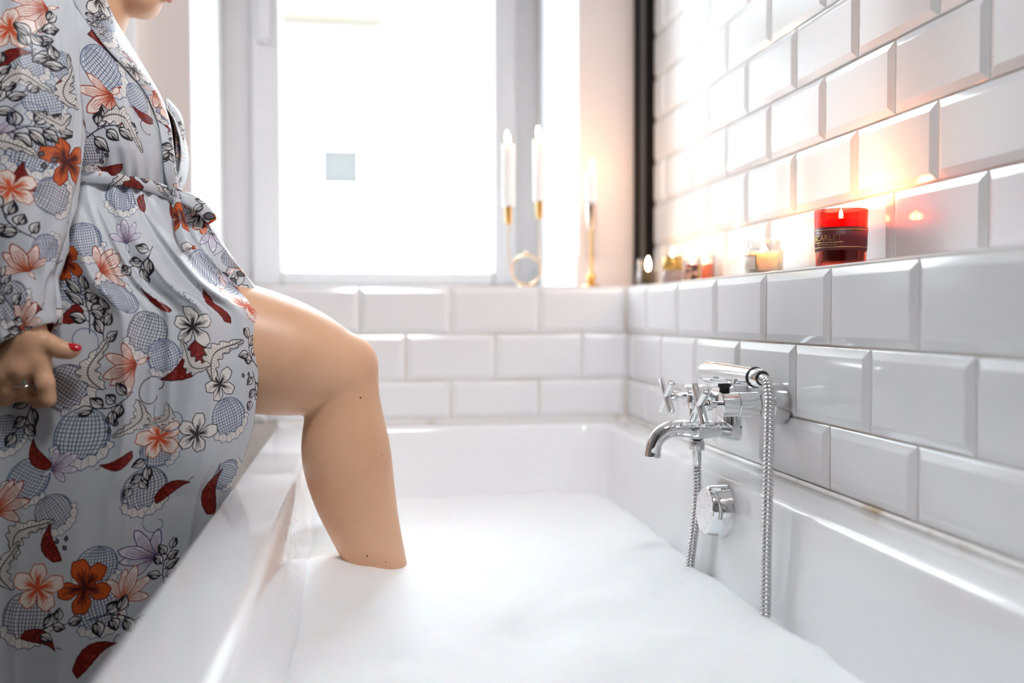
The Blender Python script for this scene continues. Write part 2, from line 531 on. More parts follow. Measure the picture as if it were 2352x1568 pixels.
# sealant beads against the tiles
M_SEAL = mat('sealant', (0.78, 0.74, 0.68), 0.5)
add_noise_color(M_SEAL, (0.55, 0.40, 0.25), (0.84, 0.82, 0.79), 14.0, 0.28, 0.42)
bm = bmesh.new()
n = 60
pts = [Vector((X1 - 0.004 + 0.0006 * math.sin(i * 2.1), TY0 + (YB - 0.004 - TY0) * i / n, RIM + 0.001)) for i in range(n + 1)]
bm_sweep(bm, pts, 0.0045, 8)
pts = [Vector((TX0 + (X1 - TX0) * i / n, YB - 0.004, RIM + 0.001)) for i in range(n + 1)]
bm_sweep(bm, pts, 0.0045, 8)
link('sealant_bead', mesh_of(bm, 'sealant', 60), M_SEAL, tub)

# overflow knob on the tub wall (turns the plug)
def wallx(z):                                  # inner surface of the right tub wall at height z
    return IX1 - (inner_offset(RIM - z) - 0.010)
kz = EYE - 0.287
kp = Vector((wallx(kz), 1.318, kz))
kn = Vector((-1, 0, 0.085)).normalized()
lathe('overflow_knob', [(0.0, 0.030), (0.0325, 0.030), (0.0345, 0.0285), (0.0365, 0.022), (0.0385, 0.003), (0.039, 0.0), (0.0, 0.0)], M_CHROME, tub, axis_matrix(kp, kn), 48, 30)
bm = bmesh.new()
T = axis_matrix(kp, kn)
for i in range(70):
    r, a = 0.031 * math.sqrt(random.random()), random.random() * 6.283
    s = random.uniform(0.0005, 0.0014)
    bmesh.ops.create_icosphere(bm, subdivisions=1, radius=s, matrix=T @ Matrix.Translation((r * math.cos(a), r * math.sin(a), 0.0302)))
M_WATER = thin_glass('water_drop', (0.98, 0.99, 0.99), 0.15)
dk = link('water_drops', mesh_of(bm, 'drops', 180), M_WATER, tub)
tag(dk, kind='stuff')
# droplets on the left rim and its inner face
bm = bmesh.new()
def drop(p, s, nrm):
    M = axis_matrix(p, nrm) @ Matrix.Diagonal((s, s, s * 0.45, 1))
    bmesh.ops.create_icosphere(bm, subdivisions=2, radius=1.0, matrix=M)
for i in range(170):
    y = random.gauss(1.22, 0.09)
    dz = min(0.125, abs(random.gauss(0, 0.06)) + 0.006)
    x = IX0 + inner_offset(dz) - 0.010
    drop((x, y, RIM - dz), random.uniform(0.0006, 0.0019), (1, 0, 0.085))
for i in range(34):
    drop((random.uniform(-0.165, -0.095), random.gauss(1.25, 0.2), RIM), random.uniform(0.0008, 0.0024), (0, 0, 1))
for i in range(40):
    drop((random.uniform(0.545, 0.61), random.uniform(0.8, 1.8), RIM), random.uniform(0.0006, 0.0018), (0, 0, 1))
dk = link('water_drops', mesh_of(bm, 'drops', 180), M_WATER, tub)
tag(dk, kind='stuff')

# ------------------------------------------------------------------ bath foam
M_FOAM = mat('foam', (0.88, 0.90, 0.915), 0.65, Subsurface_Weight=0.25, Subsurface_Scale=0.01)
N, L, b = nodes(M_FOAM)
tc = N.new('ShaderNodeTexCoord')
vo = N.new('ShaderNodeTexVoronoi'); vo.inputs['Scale'].default_value = 420
nz = N.new('ShaderNodeTexNoise'); nz.inputs['Scale'].default_value = 90; nz.inputs['Detail'].default_value = 6
mx = N.new('ShaderNodeMath'); mx.operation = 'MULTIPLY_ADD'; mx.inputs[1].default_value = 0.5
bp = N.new('ShaderNodeBump'); bp.inputs['Strength'].default_value = 0.25; bp.inputs['Distance'].default_value = 0.0012
L.new(tc.outputs['Object'], vo.inputs['Vector']); L.new(tc.outputs['Object'], nz.inputs['Vector'])
L.new(vo.outputs['Distance'], mx.inputs[0]); L.new(nz.outputs['Fac'], mx.inputs[2])
L.new(mx.outputs[0], bp.inputs['Height']); L.new(bp.outputs['Normal'], b.inputs['Normal'])

def foam_height(x, y):
    z = EYE - 0.399 + 0 * x
    z = z + 0.020 * (fbm(x * 5.5 + 3, y * 4.2 + 1, 2, 5) - 0.5) + 0.007 * (fbm(x * 20, y * 18, 2, 9) - 0.5) + 0.0016 * (fbm(x * 90, y * 90, 3, 2) - 0.5)
    g = lambda cx, cy, sx, sy, h: h * np.exp(-((x - cx) / sx) ** 2 - ((y - cy) / sy) ** 2)
    z = z + g(0.33, 1.80, 0.16, 0.16, 0.010)
    z = z - g(0.06, 1.46, 0.06, 0.06, 0.008) + g(-0.055, 1.45, 0.025, 0.05, 0.010) + g(0.30, 1.00, 0.09, 0.07, 0.006)
    z = z - g(0.25, 1.12, 0.12, 0.05, 0.006)
    return z
nx, ny = 190, 430
gx = np.linspace(0, 1, nx)[None, :]; gy = np.linspace(0, 1, ny)[:, None]
off = inner_offset(0.14) - 0.011
far = 0.16 * 0.14
xa, xb, ya, yb = IX0 + off, IX1 - off, IY0 + off, IY1 - off - far
X = xa + (xb - xa) * gx + 0 * gy
Y = ya + (yb - ya) * gy + 0 * gx
Zf = foam_height(X, Y)
edge = np.minimum(np.minimum(X - xa, xb - X), np.minimum(Y - ya, yb - Y))
Zf = Zf - 0.020 * np.exp(-edge / 0.018) + 0.006 * np.exp(-edge / 0.05)
# pull the corners in to the tub's rounded corners
rc = 0.08
for (cx, cy, sx, sy) in ((xb - rc, yb - rc, 1, 1), (xa + rc, yb - rc, -1, 1), (xa + rc, ya + rc, -1, -1), (xb - rc, ya + rc, 1, -1)):
    dx, dy = (X - cx) * sx, (Y - cy) * sy
    d = np.hypot(dx, dy)
    mk = (dx > 0) & (dy > 0)
    mxr = np.maximum(dx, dy)
    k = np.where(mk & (d > 1e-6), mxr / np.maximum(d, 1e-6), 1.0)
    X = np.where(mk, cx + sx * dx * k, X); Y = np.where(mk, cy + sy * dy * k, Y)
# skirt down to the water so the foam has body
P = np.stack([X, Y, Zf], -1)
foam = link('bath_foam', grid_mesh('bath_foam', P), M_FOAM)
tag(foam, 'thick white bath foam filling the tub around the bare leg', 'foam', kind='stuff')
foam.modifiers.new('body', 'SOLIDIFY').thickness = 0.02
foam.modifiers['body'].offset = -1
def foam_z(x, y):
    return float(foam_height(np.array(x), np.array(y)))
# a few clear bubbles beside the leg
bm = bmesh.new()
for px, py, r in ((965, 1296, .006), (985, 1293, .008), (1004, 1296, .006), (1030, 1287, .004), (975, 1302, .003), (1195, 1468, .003), (1205, 1470, .002), (1185, 1471, .002)):
    Yp = 1.50 if py < 1400 else 1.10
    p = at(px, py, Yp)
    bmesh.ops.create_uvsphere(bm, u_segments=16, v_segments=10, radius=r, matrix=Matrix.Translation((p.x, p.y, foam_z(p.x, p.y) + r * 0.3)))
sb = link('soap_bubbles', mesh_of(bm, 'bubbles', 180), thin_glass('bubble_film', (0.95, 0.98, 0.98), 0.3))
tag(sb, 'few clear soap bubbles lying on the foam beside the leg', 'bubbles', kind='stuff')

# ------------------------------------------------------------------ bath mixer tap
ZV = EYE - 0.1315
YV = (1.317, 1.467)
tap = empty('bath_mixer_tap', (X1, 1.392, ZV))
tag(tap, 'chrome two-handle bath mixer with curved spout on the tiled wall', 'tap')
TI = Matrix.Translation((-X1, -1.392, -ZV))
def tpart(name, bm, m, parent=tap, smooth=32):
    if parent is tap or parent.parent is tap:
        bmesh.ops.transform(bm, matrix=TI, verts=bm.verts[:])
    return link(name, mesh_of(bm, name, smooth), m, parent)
DX = (-1, 0, 0)
for yv in YV:
    # wall flange: open cup with an inner nut
    bm = bmesh.new()
    bm_lathe(bm, [(0.0295, 0.0), (0.0305, 0.004), (0.0300, 0.023), (0.0290, 0.0245), (0.0265, 0.0235), (0.022, 0.013), (0.0, 0.010)], 48, axis_matrix((X1 - 0.0055, yv, ZV), DX))
    fl = tpart('wall_flange', bm, M_CHROME_WORN if yv < 1.4 else M_CHROME)
    bm = bmesh.new()
    bm_lathe(bm, [(0.0, 0.0), (0.0155, 0.0), (0.0165, 0.002), (0.0165, 0.016), (0.0145, 0.019), (0.0145, 0.032), (0.0, 0.032)], 6 if yv < 1.4 else 32, axis_matrix((X1 - 0.014, yv, ZV), DX))
    tpart('union_nut', bm, M_CHROME, tap, 25)
    # valve body, a plain barrel square to the wall
    bm = bmesh.new()
    bm_lathe(bm, [(0.0, 0.0), (0.0165, 0.0), (0.0178, 0.002), (0.0178, 0.032), (0.0170, 0.0328), (0.0170, 0.0336), (0.0178, 0.0344), (0.0178, 0.058), (0.0170, 0.0592), (0.0, 0.0592)], 40, axis_matrix((X1 - 0.0435, yv, ZV), DX))
    tpart('valve_body', bm, M_CHROME)
    # spindle and cross handle
    bm = bmesh.new()
    bm_lathe(bm, [(0.0, 0.0), (0.0048, 0.0), (0.0048, 0.012), (0.0085, 0.0135), (0.0085, 0.024), (0.0075, 0.026), (0.0, 0.026)], 24, axis_matrix((X1 - 0.1025, yv, ZV), DX))
    tpart('spindle', bm, M_CHROME)
    hx = X1 - 0.1325
    hd = tag(empty('cross_handle', (hx - X1, yv - 1.392, 0)))
    hd.parent = tap
    a0 = 0.68 if yv < 1.4 else 0.78
    for k in range(4):
        a = a0 + k * math.pi / 2
        d = Vector((0, math.sin(a), math.cos(a)))
        bm = bmesh.new()
        bm_lathe(bm, [(0.0, -0.004), (0.0056, -0.003), (0.0060, 0.0), (0.0060, 0.0335), (0.0056, 0.0350), (0.0040, 0.0360), (0.0, 0.0364)], 20, axis_matrix((0, 0, 0), d))
        link('bar', mesh_of(bm, 'bar', 35), M_CHROME, hd)
# bridge between the two valves
bm = bmesh.new()
bm_sweep(bm, [(X1 - 0.056, 1.305, ZV), (X1 - 0.056, 1.480, ZV)], 0.0142, 28)
tpart('bridge', bm, M_CHROME)
# spout: block under the bridge, swelling, then a bent pipe with a nozzle
YS = 1.385
bm = bmesh.new()
SZ = ZV - 0.0445
path = catmull([(X1 - 0.046, YS, SZ - 0.002), (X1 - 0.062, YS, SZ - 0.001), (X1 - 0.078, YS, SZ + 0.0005), (X1 - 0.096, YS, SZ), (X1 - 0.112, YS, SZ), (X1 - 0.128, YS, SZ + 0.001), (X1 - 0.146, YS, SZ + 0.002),
                (X1 - 0.161, YS, SZ - 0.001), (X1 - 0.173, YS, SZ - 0.010), (X1 - 0.1795, YS, SZ - 0.022), (X1 - 0.1815, YS, SZ - 0.033)], 6)
nk = len(path)
key = [0.0172, 0.0165, 0.0125, 0.0140, 0.0168, 0.0142, 0.0132, 0.0130, 0.0128, 0.0124, 0.0122]
rad = [float(np.interp(i / (nk - 1), np.linspace(0, 1, len(key)), key)) for i in range(nk)]
bm_sweep(bm, path, rad, 28)
spout = tpart('spout', bm, M_CHROME, tap, 50)
bm = bmesh.new()
bm_lathe(bm, [(0.0, 0.0), (0.0125, 0.0), (0.0129, 0.001), (0.0129, 0.0070), (0.0120, 0.0080), (0.008, 0.0075), (0.0, 0.0075)], 28, axis_matrix((X1 - 0.1815, YS, SZ - 0.0320), (-0.10, 0, -1)))
tpart('nozzle', bm, M_CHROME, tap)
bm = bmesh.new()
bm_lathe(bm, [(0.0, 0.004), (0.0022, 0.0035), (0.0034, 0.001), (0.0030, -0.002), (0.0, -0.004)], 16, Matrix.Translation((X1 - 0.1805, YS, SZ - 0.0412)))
tpart('water_drop', bm, M_WATER, tap, 180)
bm = bmesh.new()
bm_sweep(bm, [(X1 - 0.056, YS, ZV - 0.008), (X1 - 0.056, YS, SZ)], [0.0135, 0.0158], 24)
tpart('spout_neck', bm, M_CHROME, tap)
# diverter button on the spout
bm = bmesh.new()
bm_lathe(bm, [(0.0, 0.0), (0.0036, 0.0), (0.0036, 0.0245), (0.0072, 0.0250), (0.0077, 0.0258), (0.0077, 0.0455), (0.0072, 0.0463), (0.0, 0.0463)], 28, Matrix.Translation((X1 - 0.120, YS, SZ + 0.008)))
tpart('diverter_button', bm, M_CHROME, tap)
# knurled nut and ferrule under the spout
bm = bmesh.new()
prof = [(0.0, 0.0), (0.0112, 0.0), (0.0112, -0.002), (0.0118, -0.003), (0.0118, -0.013), (0.0112, -0.0145), (0.0, -0.0145)]
bm_lathe(bm, prof, 36, Matrix.Translation((X1 - 0.112, YS, SZ - 0.0160)))
for i, v in enumerate(bm.verts):
    d = Vector((v.co.x - (X1 - 0.112), v.co.y - YS, 0))
    if 0.0115 < d.length and i % 2: v.co -= d * 0.06
tpart('hose_nut', bm, M_CHROME_WORN, tap, 20)

# ------------------------------------------------------------------ hand shower with its corrugated hose
HX, HZ = 0.519, EYE - 0.0865
hs = empty('hand_shower', (HX, 1.26, HZ))
tag(hs, 'chrome hand shower stick resting on the mixer with looped metal hose', 'shower')
HI = Matrix.Translation((-HX, -1.26, -HZ))
def hpart(name, bm, m, smooth=35):
    bmesh.ops.transform(bm, matrix=HI, verts=bm.verts[:])
    return link(name, mesh_of(bm, name, smooth), m, hs)
hd0 = Vector((HX - 0.004, 1.362, HZ + 0.001)); hd1 = Vector((HX + 0.008, 1.188, HZ + 0.002))
ax = (hd1 - hd0).normalized()
ln = (hd1 - hd0).length
bm = bmesh.new()
bm_lathe(bm, [(0.0, 0.0), (0.0135, 0.0), (0.0158, 0.003), (0.0162, 0.008), (0.0155, 0.05), (0.0140, 0.11), (0.0128, ln - 0.020), (0.0, ln - 0.020)], 40, axis_matrix(hd0, ax))
hpart('handset', bm, M_CHROME)
bm = bmesh.new()
bm_lathe(bm, [(0.0, -0.0225), (0.0134, -0.0225), (0.0142, -0.021), (0.0142, -0.018), (0.0134, -0.0165), (0.0, -0.0165)], 40, axis_matrix(hd1, ax))
hpart('rubber_ring', bm, M_RUBBER)
bm = bmesh.new()
bm_lathe(bm, [(0.0, -0.0175), (0.0125, -0.0175), (0.0125, -0.013), (0.0115, -0.002), (0.0105, 0.0), (0.0, 0.0)], 40, axis_matrix(hd1, ax))
hpart('connector', bm, M_CHROME)
bm = bmesh.new()
bm_lathe(bm, [(0.0, -0.001), (0.0098, -0.001), (0.0100, 0.0005), (0.0092, 0.002), (0.0, 0.002)], 32, axis_matrix(hd1, ax))
hpart('rubber_seal', bm, M_RUBBER)
# hose: from the nut under the spout, down through the foam, round, and up to the handset
h_start = Vector((X1 - 0.112, YS, SZ - 0.0500))
bm = bmesh.new()
bm_lathe(bm, [(0.0, 0.0), (0.0072, 0.0), (0.0072, -0.022), (0.0066, -0.0235), (0.0, -0.0235)], 24, Matrix.Translation((X1 - 0.112, YS, SZ - 0.0300)))
hpart('ferrule', bm, M_CHROME_WORN)
kpts = [h_start + Vector((0, 0, 0.004)), h_start + Vector((0.0005, 0, -0.05)), h_start + Vector((-0.003, 0, -0.10)), h_start + Vector((-0.010, 0, -0.16)), h_start + Vector((-0.014, -0.01, -0.20)),
        Vector((0.46, 1.30, EYE - 0.47)), Vector((0.42, 1.20, EYE - 0.50)), Vector((0.44, 1.12, EYE - 0.50)), Vector((0.490, 1.105, EYE - 0.47)),
        Vector((0.501, 1.118, EYE - 0.40)), Vector((0.506, 1.126, EYE - 0.30)), Vector((0.512, 1.135, EYE - 0.20)), Vector((0.518, 1.145, EYE - 0.13)), Vector((0.5215, 1.154, EYE - 0.103)), Vector((0.524, 1.168, EYE - 0.088)), hd1 - ax * 0.003]
cv = catmull(kpts, 24)
# resample evenly, with four stations per corrugation
acc = [0.0]
for a, b2 in zip(cv[:-1], cv[1:]): acc.append(acc[-1] + (b2 - a).length)
pitch = 0.0052
nr = int(acc[-1] / pitch)
st = []
for k in range(nr):
    for fr_, rr_ in ((0.0, 0.0050), (0.14, 0.0066), (0.5, 0.0070), (0.86, 0.0066)):
        st.append(((k + fr_) * pitch, rr_))
A = np.array([[p.x, p.y, p.z] for p in cv])
ss = np.array([s for s, _ in st])
HP = np.stack([np.interp(ss, acc, A[:, i]) for i in range(3)], -1)
bm = bmesh.new()
bm_sweep(bm, [Vector(p) for p in HP], [r for _, r in st], 14)
hpart('hose', bm, mat('hose_chrome', (0.62, 0.62, 0.62), 0.16, 1.0), 60)
# cradle that carries the handset
bm = bmesh.new()
bm_lathe(bm, [(0.0, 0.0), (0.0085, 0.0), (0.0075, 0.008), (0.0075, 0.019), (0.0, 0.019)], 20, Matrix.Translation((HX + 0.012, 1.330, ZV + 0.009)))
bm_lathe(bm, [(0.0, 0.0), (0.0095, 0.0), (0.0095, 0.006), (0.0, 0.006)], 24, Matrix.Translation((HX + 0.012, 1.330, ZV + 0.0245)))
tpart('cradle', bm, M_RUBBER, tap)
bm = bmesh.new()
bm_sweep(bm, [(X1 - 0.056, 1.392, ZV + 0.006), (HX + 0.028, 1.345, ZV + 0.016), (HX + 0.012, 1.330, ZV + 0.017)], 0.0065, 14)
tpart('cradle_arm', bm, M_CHROME, tap)
# ------------------------------------------------------------------ candles
def flame(parent, z, h, w, lean=0.0):
    bm = bmesh.new()
    prof = [(0.0, 0.0)] + [(w * (math.sin(math.pi * t) ** 0.8) * (1 - 0.55 * t), h * t) for t in (0.08, 0.2, 0.32, 0.45, 0.6, 0.75, 0.88, 0.96)] + [(0.0, h)]
    bm_lathe(bm, prof, 16, Matrix.Translation((0, 0, z)) @ Matrix.Shear('XY', 4, (lean, 0)))
    return link('flame', mesh_of(bm, 'flame', 180), M_FLAME, parent)

def glow(parent, z, watts, size=0.006):
    l = bpy.data.lights.new('candle_light', 'POINT')
    l.energy = watts
    l.color = (1.0, 0.44, 0.16)
    l.shadow_soft_size = size
    o = bpy.data.objects.new('candle_light', l)
    COL.objects.link(o)
    o.parent = parent
    o.location = (0, 0, z)
    return o

def wick(parent, z, h=0.006):
    bm = bmesh.new()
    bm_sweep(bm, [(0, 0, z - 0.003), (0.0003, 0, z + h * 0.5), (0.0012, 0, z + h)], 0.0007, 6)
    return link('wick', mesh_of(bm, 'wick', 60), M_WICK, parent)

def cup(name, r0, r1, h, wall, m, parent, base=0.006, lip=0.0):
    """Open glass: outside then inside."""
    prof = [(0.0, 0.0), (r0 - 0.002, 0.0), (r0, 0.002), (r0 + (r1 - r0) * 0.5, h * 0.5), (r1, h - 0.001), (r1 - wall * 0.5, h), (r1 - wall, h - 0.001), (r0 - wall + (r1 - r0) * 0.5, h * 0.5), (r0 - wall, base + 0.002), (r0 - wall - 0.002, base), (0.0, base)]
    return lathe(name, prof, m, parent, None, 48, 40)

def wrap_band(name, r0, r1, z0, z1, a0, a1, m, parent, n=40):
    A = np.linspace(a0, a1, n)
    P = np.zeros((2, n, 3))
    for i, (r, z) in enumerate(((r0, z0), (r1, z1))):
        P[i, :, 0] = r * np.cos(A); P[i, :, 1] = r * np.sin(A); P[i, :, 2] = z
    o = link(name, grid_mesh(name, P.transpose(1, 0, 2)), m, parent)
    md = o.modifiers.new('paper', 'SOLIDIFY'); md.thickness = 0.0003; md.offset = 0
    return o

def wrap_text(txt, size, r, a_start, z, m, parent, name='lettering', spacing=1.0):
    """Lettering bent round a cylinder of radius r, starting at angle a_start (reads left to right from outside)."""
    cu = bpy.data.curves.new('t', 'FONT')
    cu.body = txt
    cu.size = size
    cu.space_character = spacing
    cu.resolution_u = 3
    to = bpy.data.objects.new('t', cu)
    COL.objects.link(to)
    bpy.context.view_layer.update()
    dg = bpy.context.evaluated_depsgraph_get()
    me = bpy.data.meshes.new_from_object(to.evaluated_get(dg))
    bpy.data.objects.remove(to)
    for v in me.vertices:
        a = a_start + v.co.x / r
        v.co = Vector((r * math.cos(a), r * math.sin(a), z + v.co.y))
    me.materials.clear()
    o = link(name, me, m, parent)
    return o

zL = ZLEDGE + 0.0001
# large red jar candle
rc_ = empty('jar_candle', (0.679, 1.267, zL))
tag(rc_, 'large red glass candle with burgundy band lettered SCARLET, burning on the tiled ledge', 'candle')
M_REDGLASS = mat('red_glass', (0.80, 0.035, 0.03), 0.03, Transmission_Weight=1.0, IOR=1.45)
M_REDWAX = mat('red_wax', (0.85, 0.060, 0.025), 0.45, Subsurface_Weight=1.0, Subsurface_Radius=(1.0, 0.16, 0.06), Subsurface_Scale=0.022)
M_BAND = mat('burgundy_paper', (0.14, 0.012, 0.022), 0.45)
M_GOLD = mat('gold_foil', (0.85, 0.60, 0.22), 0.3, 1.0)
R0, R1, HC = 0.0338, 0.0366, 0.0820
cup('glass', R0, R1, HC, 0.0022, thin_glass('red_glass_wall', (0.97, 0.36, 0.27), 0.12), rc_, 0.008)
lathe('wax', [(0.0, 0.0085), (R0 - 0.0030, 0.0085), (R0 - 0.0015, 0.030), (R1 - 0.0040, 0.0550), (0.0, 0.0550)], mat('shaded_red_wax', (0.07, 0.004, 0.005), 0.4), rc_, None, 40, 40)  # lower part of the same wax, shade put into its colour
lathe('lit_wax', [(0.0, 0.0551), (R1 - 0.0042, 0.0551), (R1 - 0.0030, 0.0655), (R1 - 0.0034, 0.0675), (0.018, 0.0660), (0.004, 0.0648), (0.0, 0.0648)], M_REDWAX, rc_, None, 40, 40)  # upper part, brighter colour stands in for the flame's glow
wick(rc_, 0.0648, 0.006)
flame(rc_, 0.0680, 0.0170, 0.0042)
glow(rc_, 0.0745, 0.26)
def rad_at(z): return R0 + (R1 - R0) * z / HC
wrap_band('label_band', rad_at(0.0235) + 0.0006, rad_at(0.0555) + 0.0006, 0.0235, 0.0555, 0, 2 * math.pi, M_BAND, rc_, 64)
for zz in (0.0276, 0.0518):
    wrap_band('gold_line', rad_at(zz) + 0.0009, rad_at(zz) + 0.0009, zz, zz + 0.0006, 0, 2 * math.pi, M_GOLD, rc_, 64)
aS = math.radians(171)
wrap_text('SCARLET', 0.0112, rad_at(0.040) + 0.0012, aS, 0.0374, M_GOLD, rc_, spacing=1.04)
wrap_band('gold_line', rad_at(0.0345) + 0.0010, rad_at(0.0345) + 0.0010, 0.0344, 0.0350, aS, aS + 1.32, M_GOLD, rc_, 24)
wrap_text('RED ROSES 12·420', 0.0037, rad_at(0.032) + 0.0012, aS + 0.20, 0.0306, M_GOLD, rc_, spacing=1.1)

# cream jar candle
jc = empty('jar_candle', (0.679, 1.527, zL))
tag(jc, 'cream wax candle in a clear screw-neck jar beside the large red candle', 'candle')
jr = 0.0320
lathe('jar', [(0.0, 0.0), (jr - 0.003, 0.0), (jr, 0.003), (jr, 0.040), (jr - 0.002, 0.0435), (jr - 0.0045, 0.0455), (jr - 0.0045, 0.0475), (jr - 0.0035, 0.0482), (jr - 0.0045, 0.0490), (jr - 0.0045, 0.0515), (jr - 0.0035, 0.0522), (jr - 0.0045, 0.0530), (jr - 0.0045, 0.0585), (jr - 0.0055, 0.0590),
              (jr - 0.0065, 0.0585), (jr - 0.0065, 0.0455), (jr - 0.0022, 0.0415), (jr - 0.0022, 0.0065), (jr - 0.004, 0.005), (0.0, 0.005)], M_CLEAR, jc, None, 44, 40)
M_CREAM = mat('cream_wax', (0.97, 0.87, 0.70), 0.5, Subsurface_Weight=1.0, Subsurface_Radius=(1.0, 0.65, 0.4), Subsurface_Scale=0.03)
lathe('wax', [(0.0, 0.0052), (jr - 0.0042, 0.0052), (jr - 0.0026, 0.0068), (jr - 0.0026, 0.0365), (jr - 0.0032, 0.0375), (0.01, 0.0365), (0.0, 0.0362)], M_CREAM, jc, None, 40, 40)
wick(jc, 0.0365)
flame(jc, 0.0400, 0.0175, 0.0036)
glow(jc, 0.046, 0.07)
wrap_band('label', jr + 0.0004, jr + 0.0004, 0.0085, 0.0330, math.radians(168), math.radians(222), mat('kraft_label', (0.82, 0.70, 0.60), 0.6), jc, 24)
M_OLIVE = mat('olive_print', (0.25, 0.19, 0.05), 0.5)
wrap_band('label_border', jr + 0.0007, jr + 0.0007, 0.0085, 0.0330, math.radians(221), math.radians(224), M_OLIVE, jc, 4)
wrap_band('label_border', jr + 0.0007, jr + 0.0007, 0.0322, 0.0330, math.radians(172), math.radians(224), M_OLIVE, jc, 16)
wrap_band('label_border', jr + 0.0007, jr + 0.0007, 0.0085, 0.0093, math.radians(205), math.radians(224), M_OLIVE, jc, 16)

# far small candles
def small_candle(px, X, r, h, label, wax, wax_h, fz, fh, w=0.008, glass=True):
    d = at(px, 620, 1.0)
    Yc = X / d.x
    c = empty('small_candle', (X, Yc, zL))
    tag(c, label, 'candle', 'small candles at the far end of the right ledge')
    if glass: cup('glass', r, r, h, 0.0016, M_CLEAR, c, 0.004)
    lathe('wax', [(0.0, 0.0042), (r - 0.0022, 0.0042), (r - 0.0022, wax_h - 0.001), (r - 0.003, wax_h), (0.0, wax_h)], wax, c, None, 28, 40)
    if fh:
        wick(c, wax_h, max(0.003, fz - wax_h + 0.002))
        flame(c, fz, fh, fh * 0.21)
        glow(c, fz + fh * 0.6, w)
    return c
M_DARKWAX = mat('dark_brown_wax', (0.09, 0.035, 0.025), 0.35)
M_TAUPE = mat('taupe_wax', (0.36, 0.27, 0.24), 0.5)
M_CORAL = mat('coral_wax', (0.85, 0.16, 0.07), 0.5, Subsurface_Weight=0.5, Subsurface_Radius=(1, 0.3, 0.1), Subsurface_Scale=0.012)
M_REDW2 = mat('deep_red_wax', (0.38, 0.01, 0.01), 0.4)
c1 = small_candle(1489, 0.668, 0.0262, 0.060, 'dark brown candle in clear glass nearest the black metal edge, tall flame', M_DARKWAX, 0.0345, 0.036, 0.034)
wrap_band('label', 0.0266, 0.0266, 0.006, 0.032, math.radians(215), math.radians(262), mat('dark_olive_label', (0.10, 0.065, 0.02), 0.5), c1, 16)
c2 = small_candle(1545, 0.672, 0.0215, 0.062, 'candle with gold upper half and taupe lower half, between dark brown and floral-label candles', M_TAUPE, 0.0560, 0.058, 0.022)
M_GOLDP = mat('gold_paper', (0.55, 0.34, 0.10), 0.35, 0.6)
wrap_band('gold_sleeve', 0.0219, 0.0219, 0.0290, 0.0580, 0, 2 * math.pi, M_GOLDP, c2, 40)
wrap_band('taupe_sleeve', 0.0219, 0.0219, 0.0020, 0.0290, 0, 2 * math.pi, M_TAUPE, c2, 40)
c3 = small_candle(1590, 0.664, 0.0190, 0.044, 'small candle in glass with dark floral label and deep red wax', M_REDW2, 0.034, 0.036, 0.022)
M_FLORAL = mat('floral_label', (0.4, 0.1, 0.08), 0.6)
add_noise_color(M_FLORAL, (0.07, 0.025, 0.02), (0.66, 0.36, 0.25), 95.0, 0.42, 0.56)
wrap_band('label', 0.0193, 0.0193, 0.004, 0.030, math.radians(185), math.radians(285), M_FLORAL, c3, 24)
wrap_band('label_edge', 0.0194, 0.0194, 0.004, 0.034, math.radians(286), math.radians(305), M_GOLDP, c3, 8)
c4 = small_candle(1622, 0.712, 0.0185, 0.055, 'coral red candle in tall clear glass partly behind the floral-label candle', M_CORAL, 0.0385, 0.0, 0)
c4.parent = None
# clear scent bottle at the end of the ledge
d = at(1473, 620, 1.0); Yb_ = 2.19
bo = lathe('glass_bottle', [(0.0, 0.0), (0.0115, 0.0), (0.013, 0.002), (0.013, 0.034), (0.008, 0.041), (0.0065, 0.043), (0.0065, 0.047), (0.0100, 0.048), (0.0110, 0.050), (0.0110, 0.064), (0.0085, 0.067), (0.0, 0.0675)], M_CLEAR, None, None, 32, 40, (d.x * Yb_, Yb_, zL))
tag(bo, 'small clear glass bottle with round stopper beside the dark brown candle', 'bottle')

# twin candlestick on a brass ring
YC = 2.245
q = at(1209, 612, YC)
tw = empty('twin_candlestick', (q.x, YC, zL))
tag(tw, 'slim brass twin candlestick on a ring, standing in front of the window', 'candlestick')
rr_ = 0.0355
ring_c = rr_ + 0.006
pts = [Vector((rr_ * math.cos(2 * math.pi * k / 48), 0, ring_c + rr_ * math.sin(2 * math.pi * k / 48))) for k in range(49)]
M_BRASSL = mat('pale_brass', (0.80, 0.60, 0.40), 0.22, 1.0)
sweep('ring', pts, 0.0030, M_BRASSL, tw, 12)
lathe('foot', [(0.0, 0.0), (0.022, 0.0), (0.023, 0.0015), (0.021, 0.004), (0.006, 0.006), (0.0, 0.006)], M_BRASSL, tw, None, 32)
lathe('top_bead', [(0.0, -0.006), (0.004, -0.0045), (0.006, 0), (0.004, 0.0045), (0.0, 0.006)], M_BRASSL, tw, Matrix.Translation((0, 0, ring_c + rr_ + 0.003)), 20, 180)
tops = []
for cx, cy0, cy1, ct in ((1168, 516, 474, 333), (1239, 502, 462, 322)):
    a = at(cx, cy0, YC) - tw.location; b2 = at(cx, cy1, YC) - tw.location
    sg = -1 if cx < 1209 else 1
    sweep('arm', catmull([(sg * rr_ * 0.97, 0, ring_c + 0.004), (a.x * 0.985, 0, ring_c + 0.03), (a.x, 0, a.z)], 8), 0.0017, M_BRASSL, tw, 10)
    lathe('candle_cup', [(0.0, 0.0), (0.006, 0.0), (0.0075, 0.004), (0.0088, b2.z - a.z), (0.0, b2.z - a.z)], M_BRASS, tw, Matrix.Translation((a.x, 0, a.z)), 24)
    tops.append((a.x + tw.location.x, b2.z + tw.location.z, at(cx, ct, YC).z))
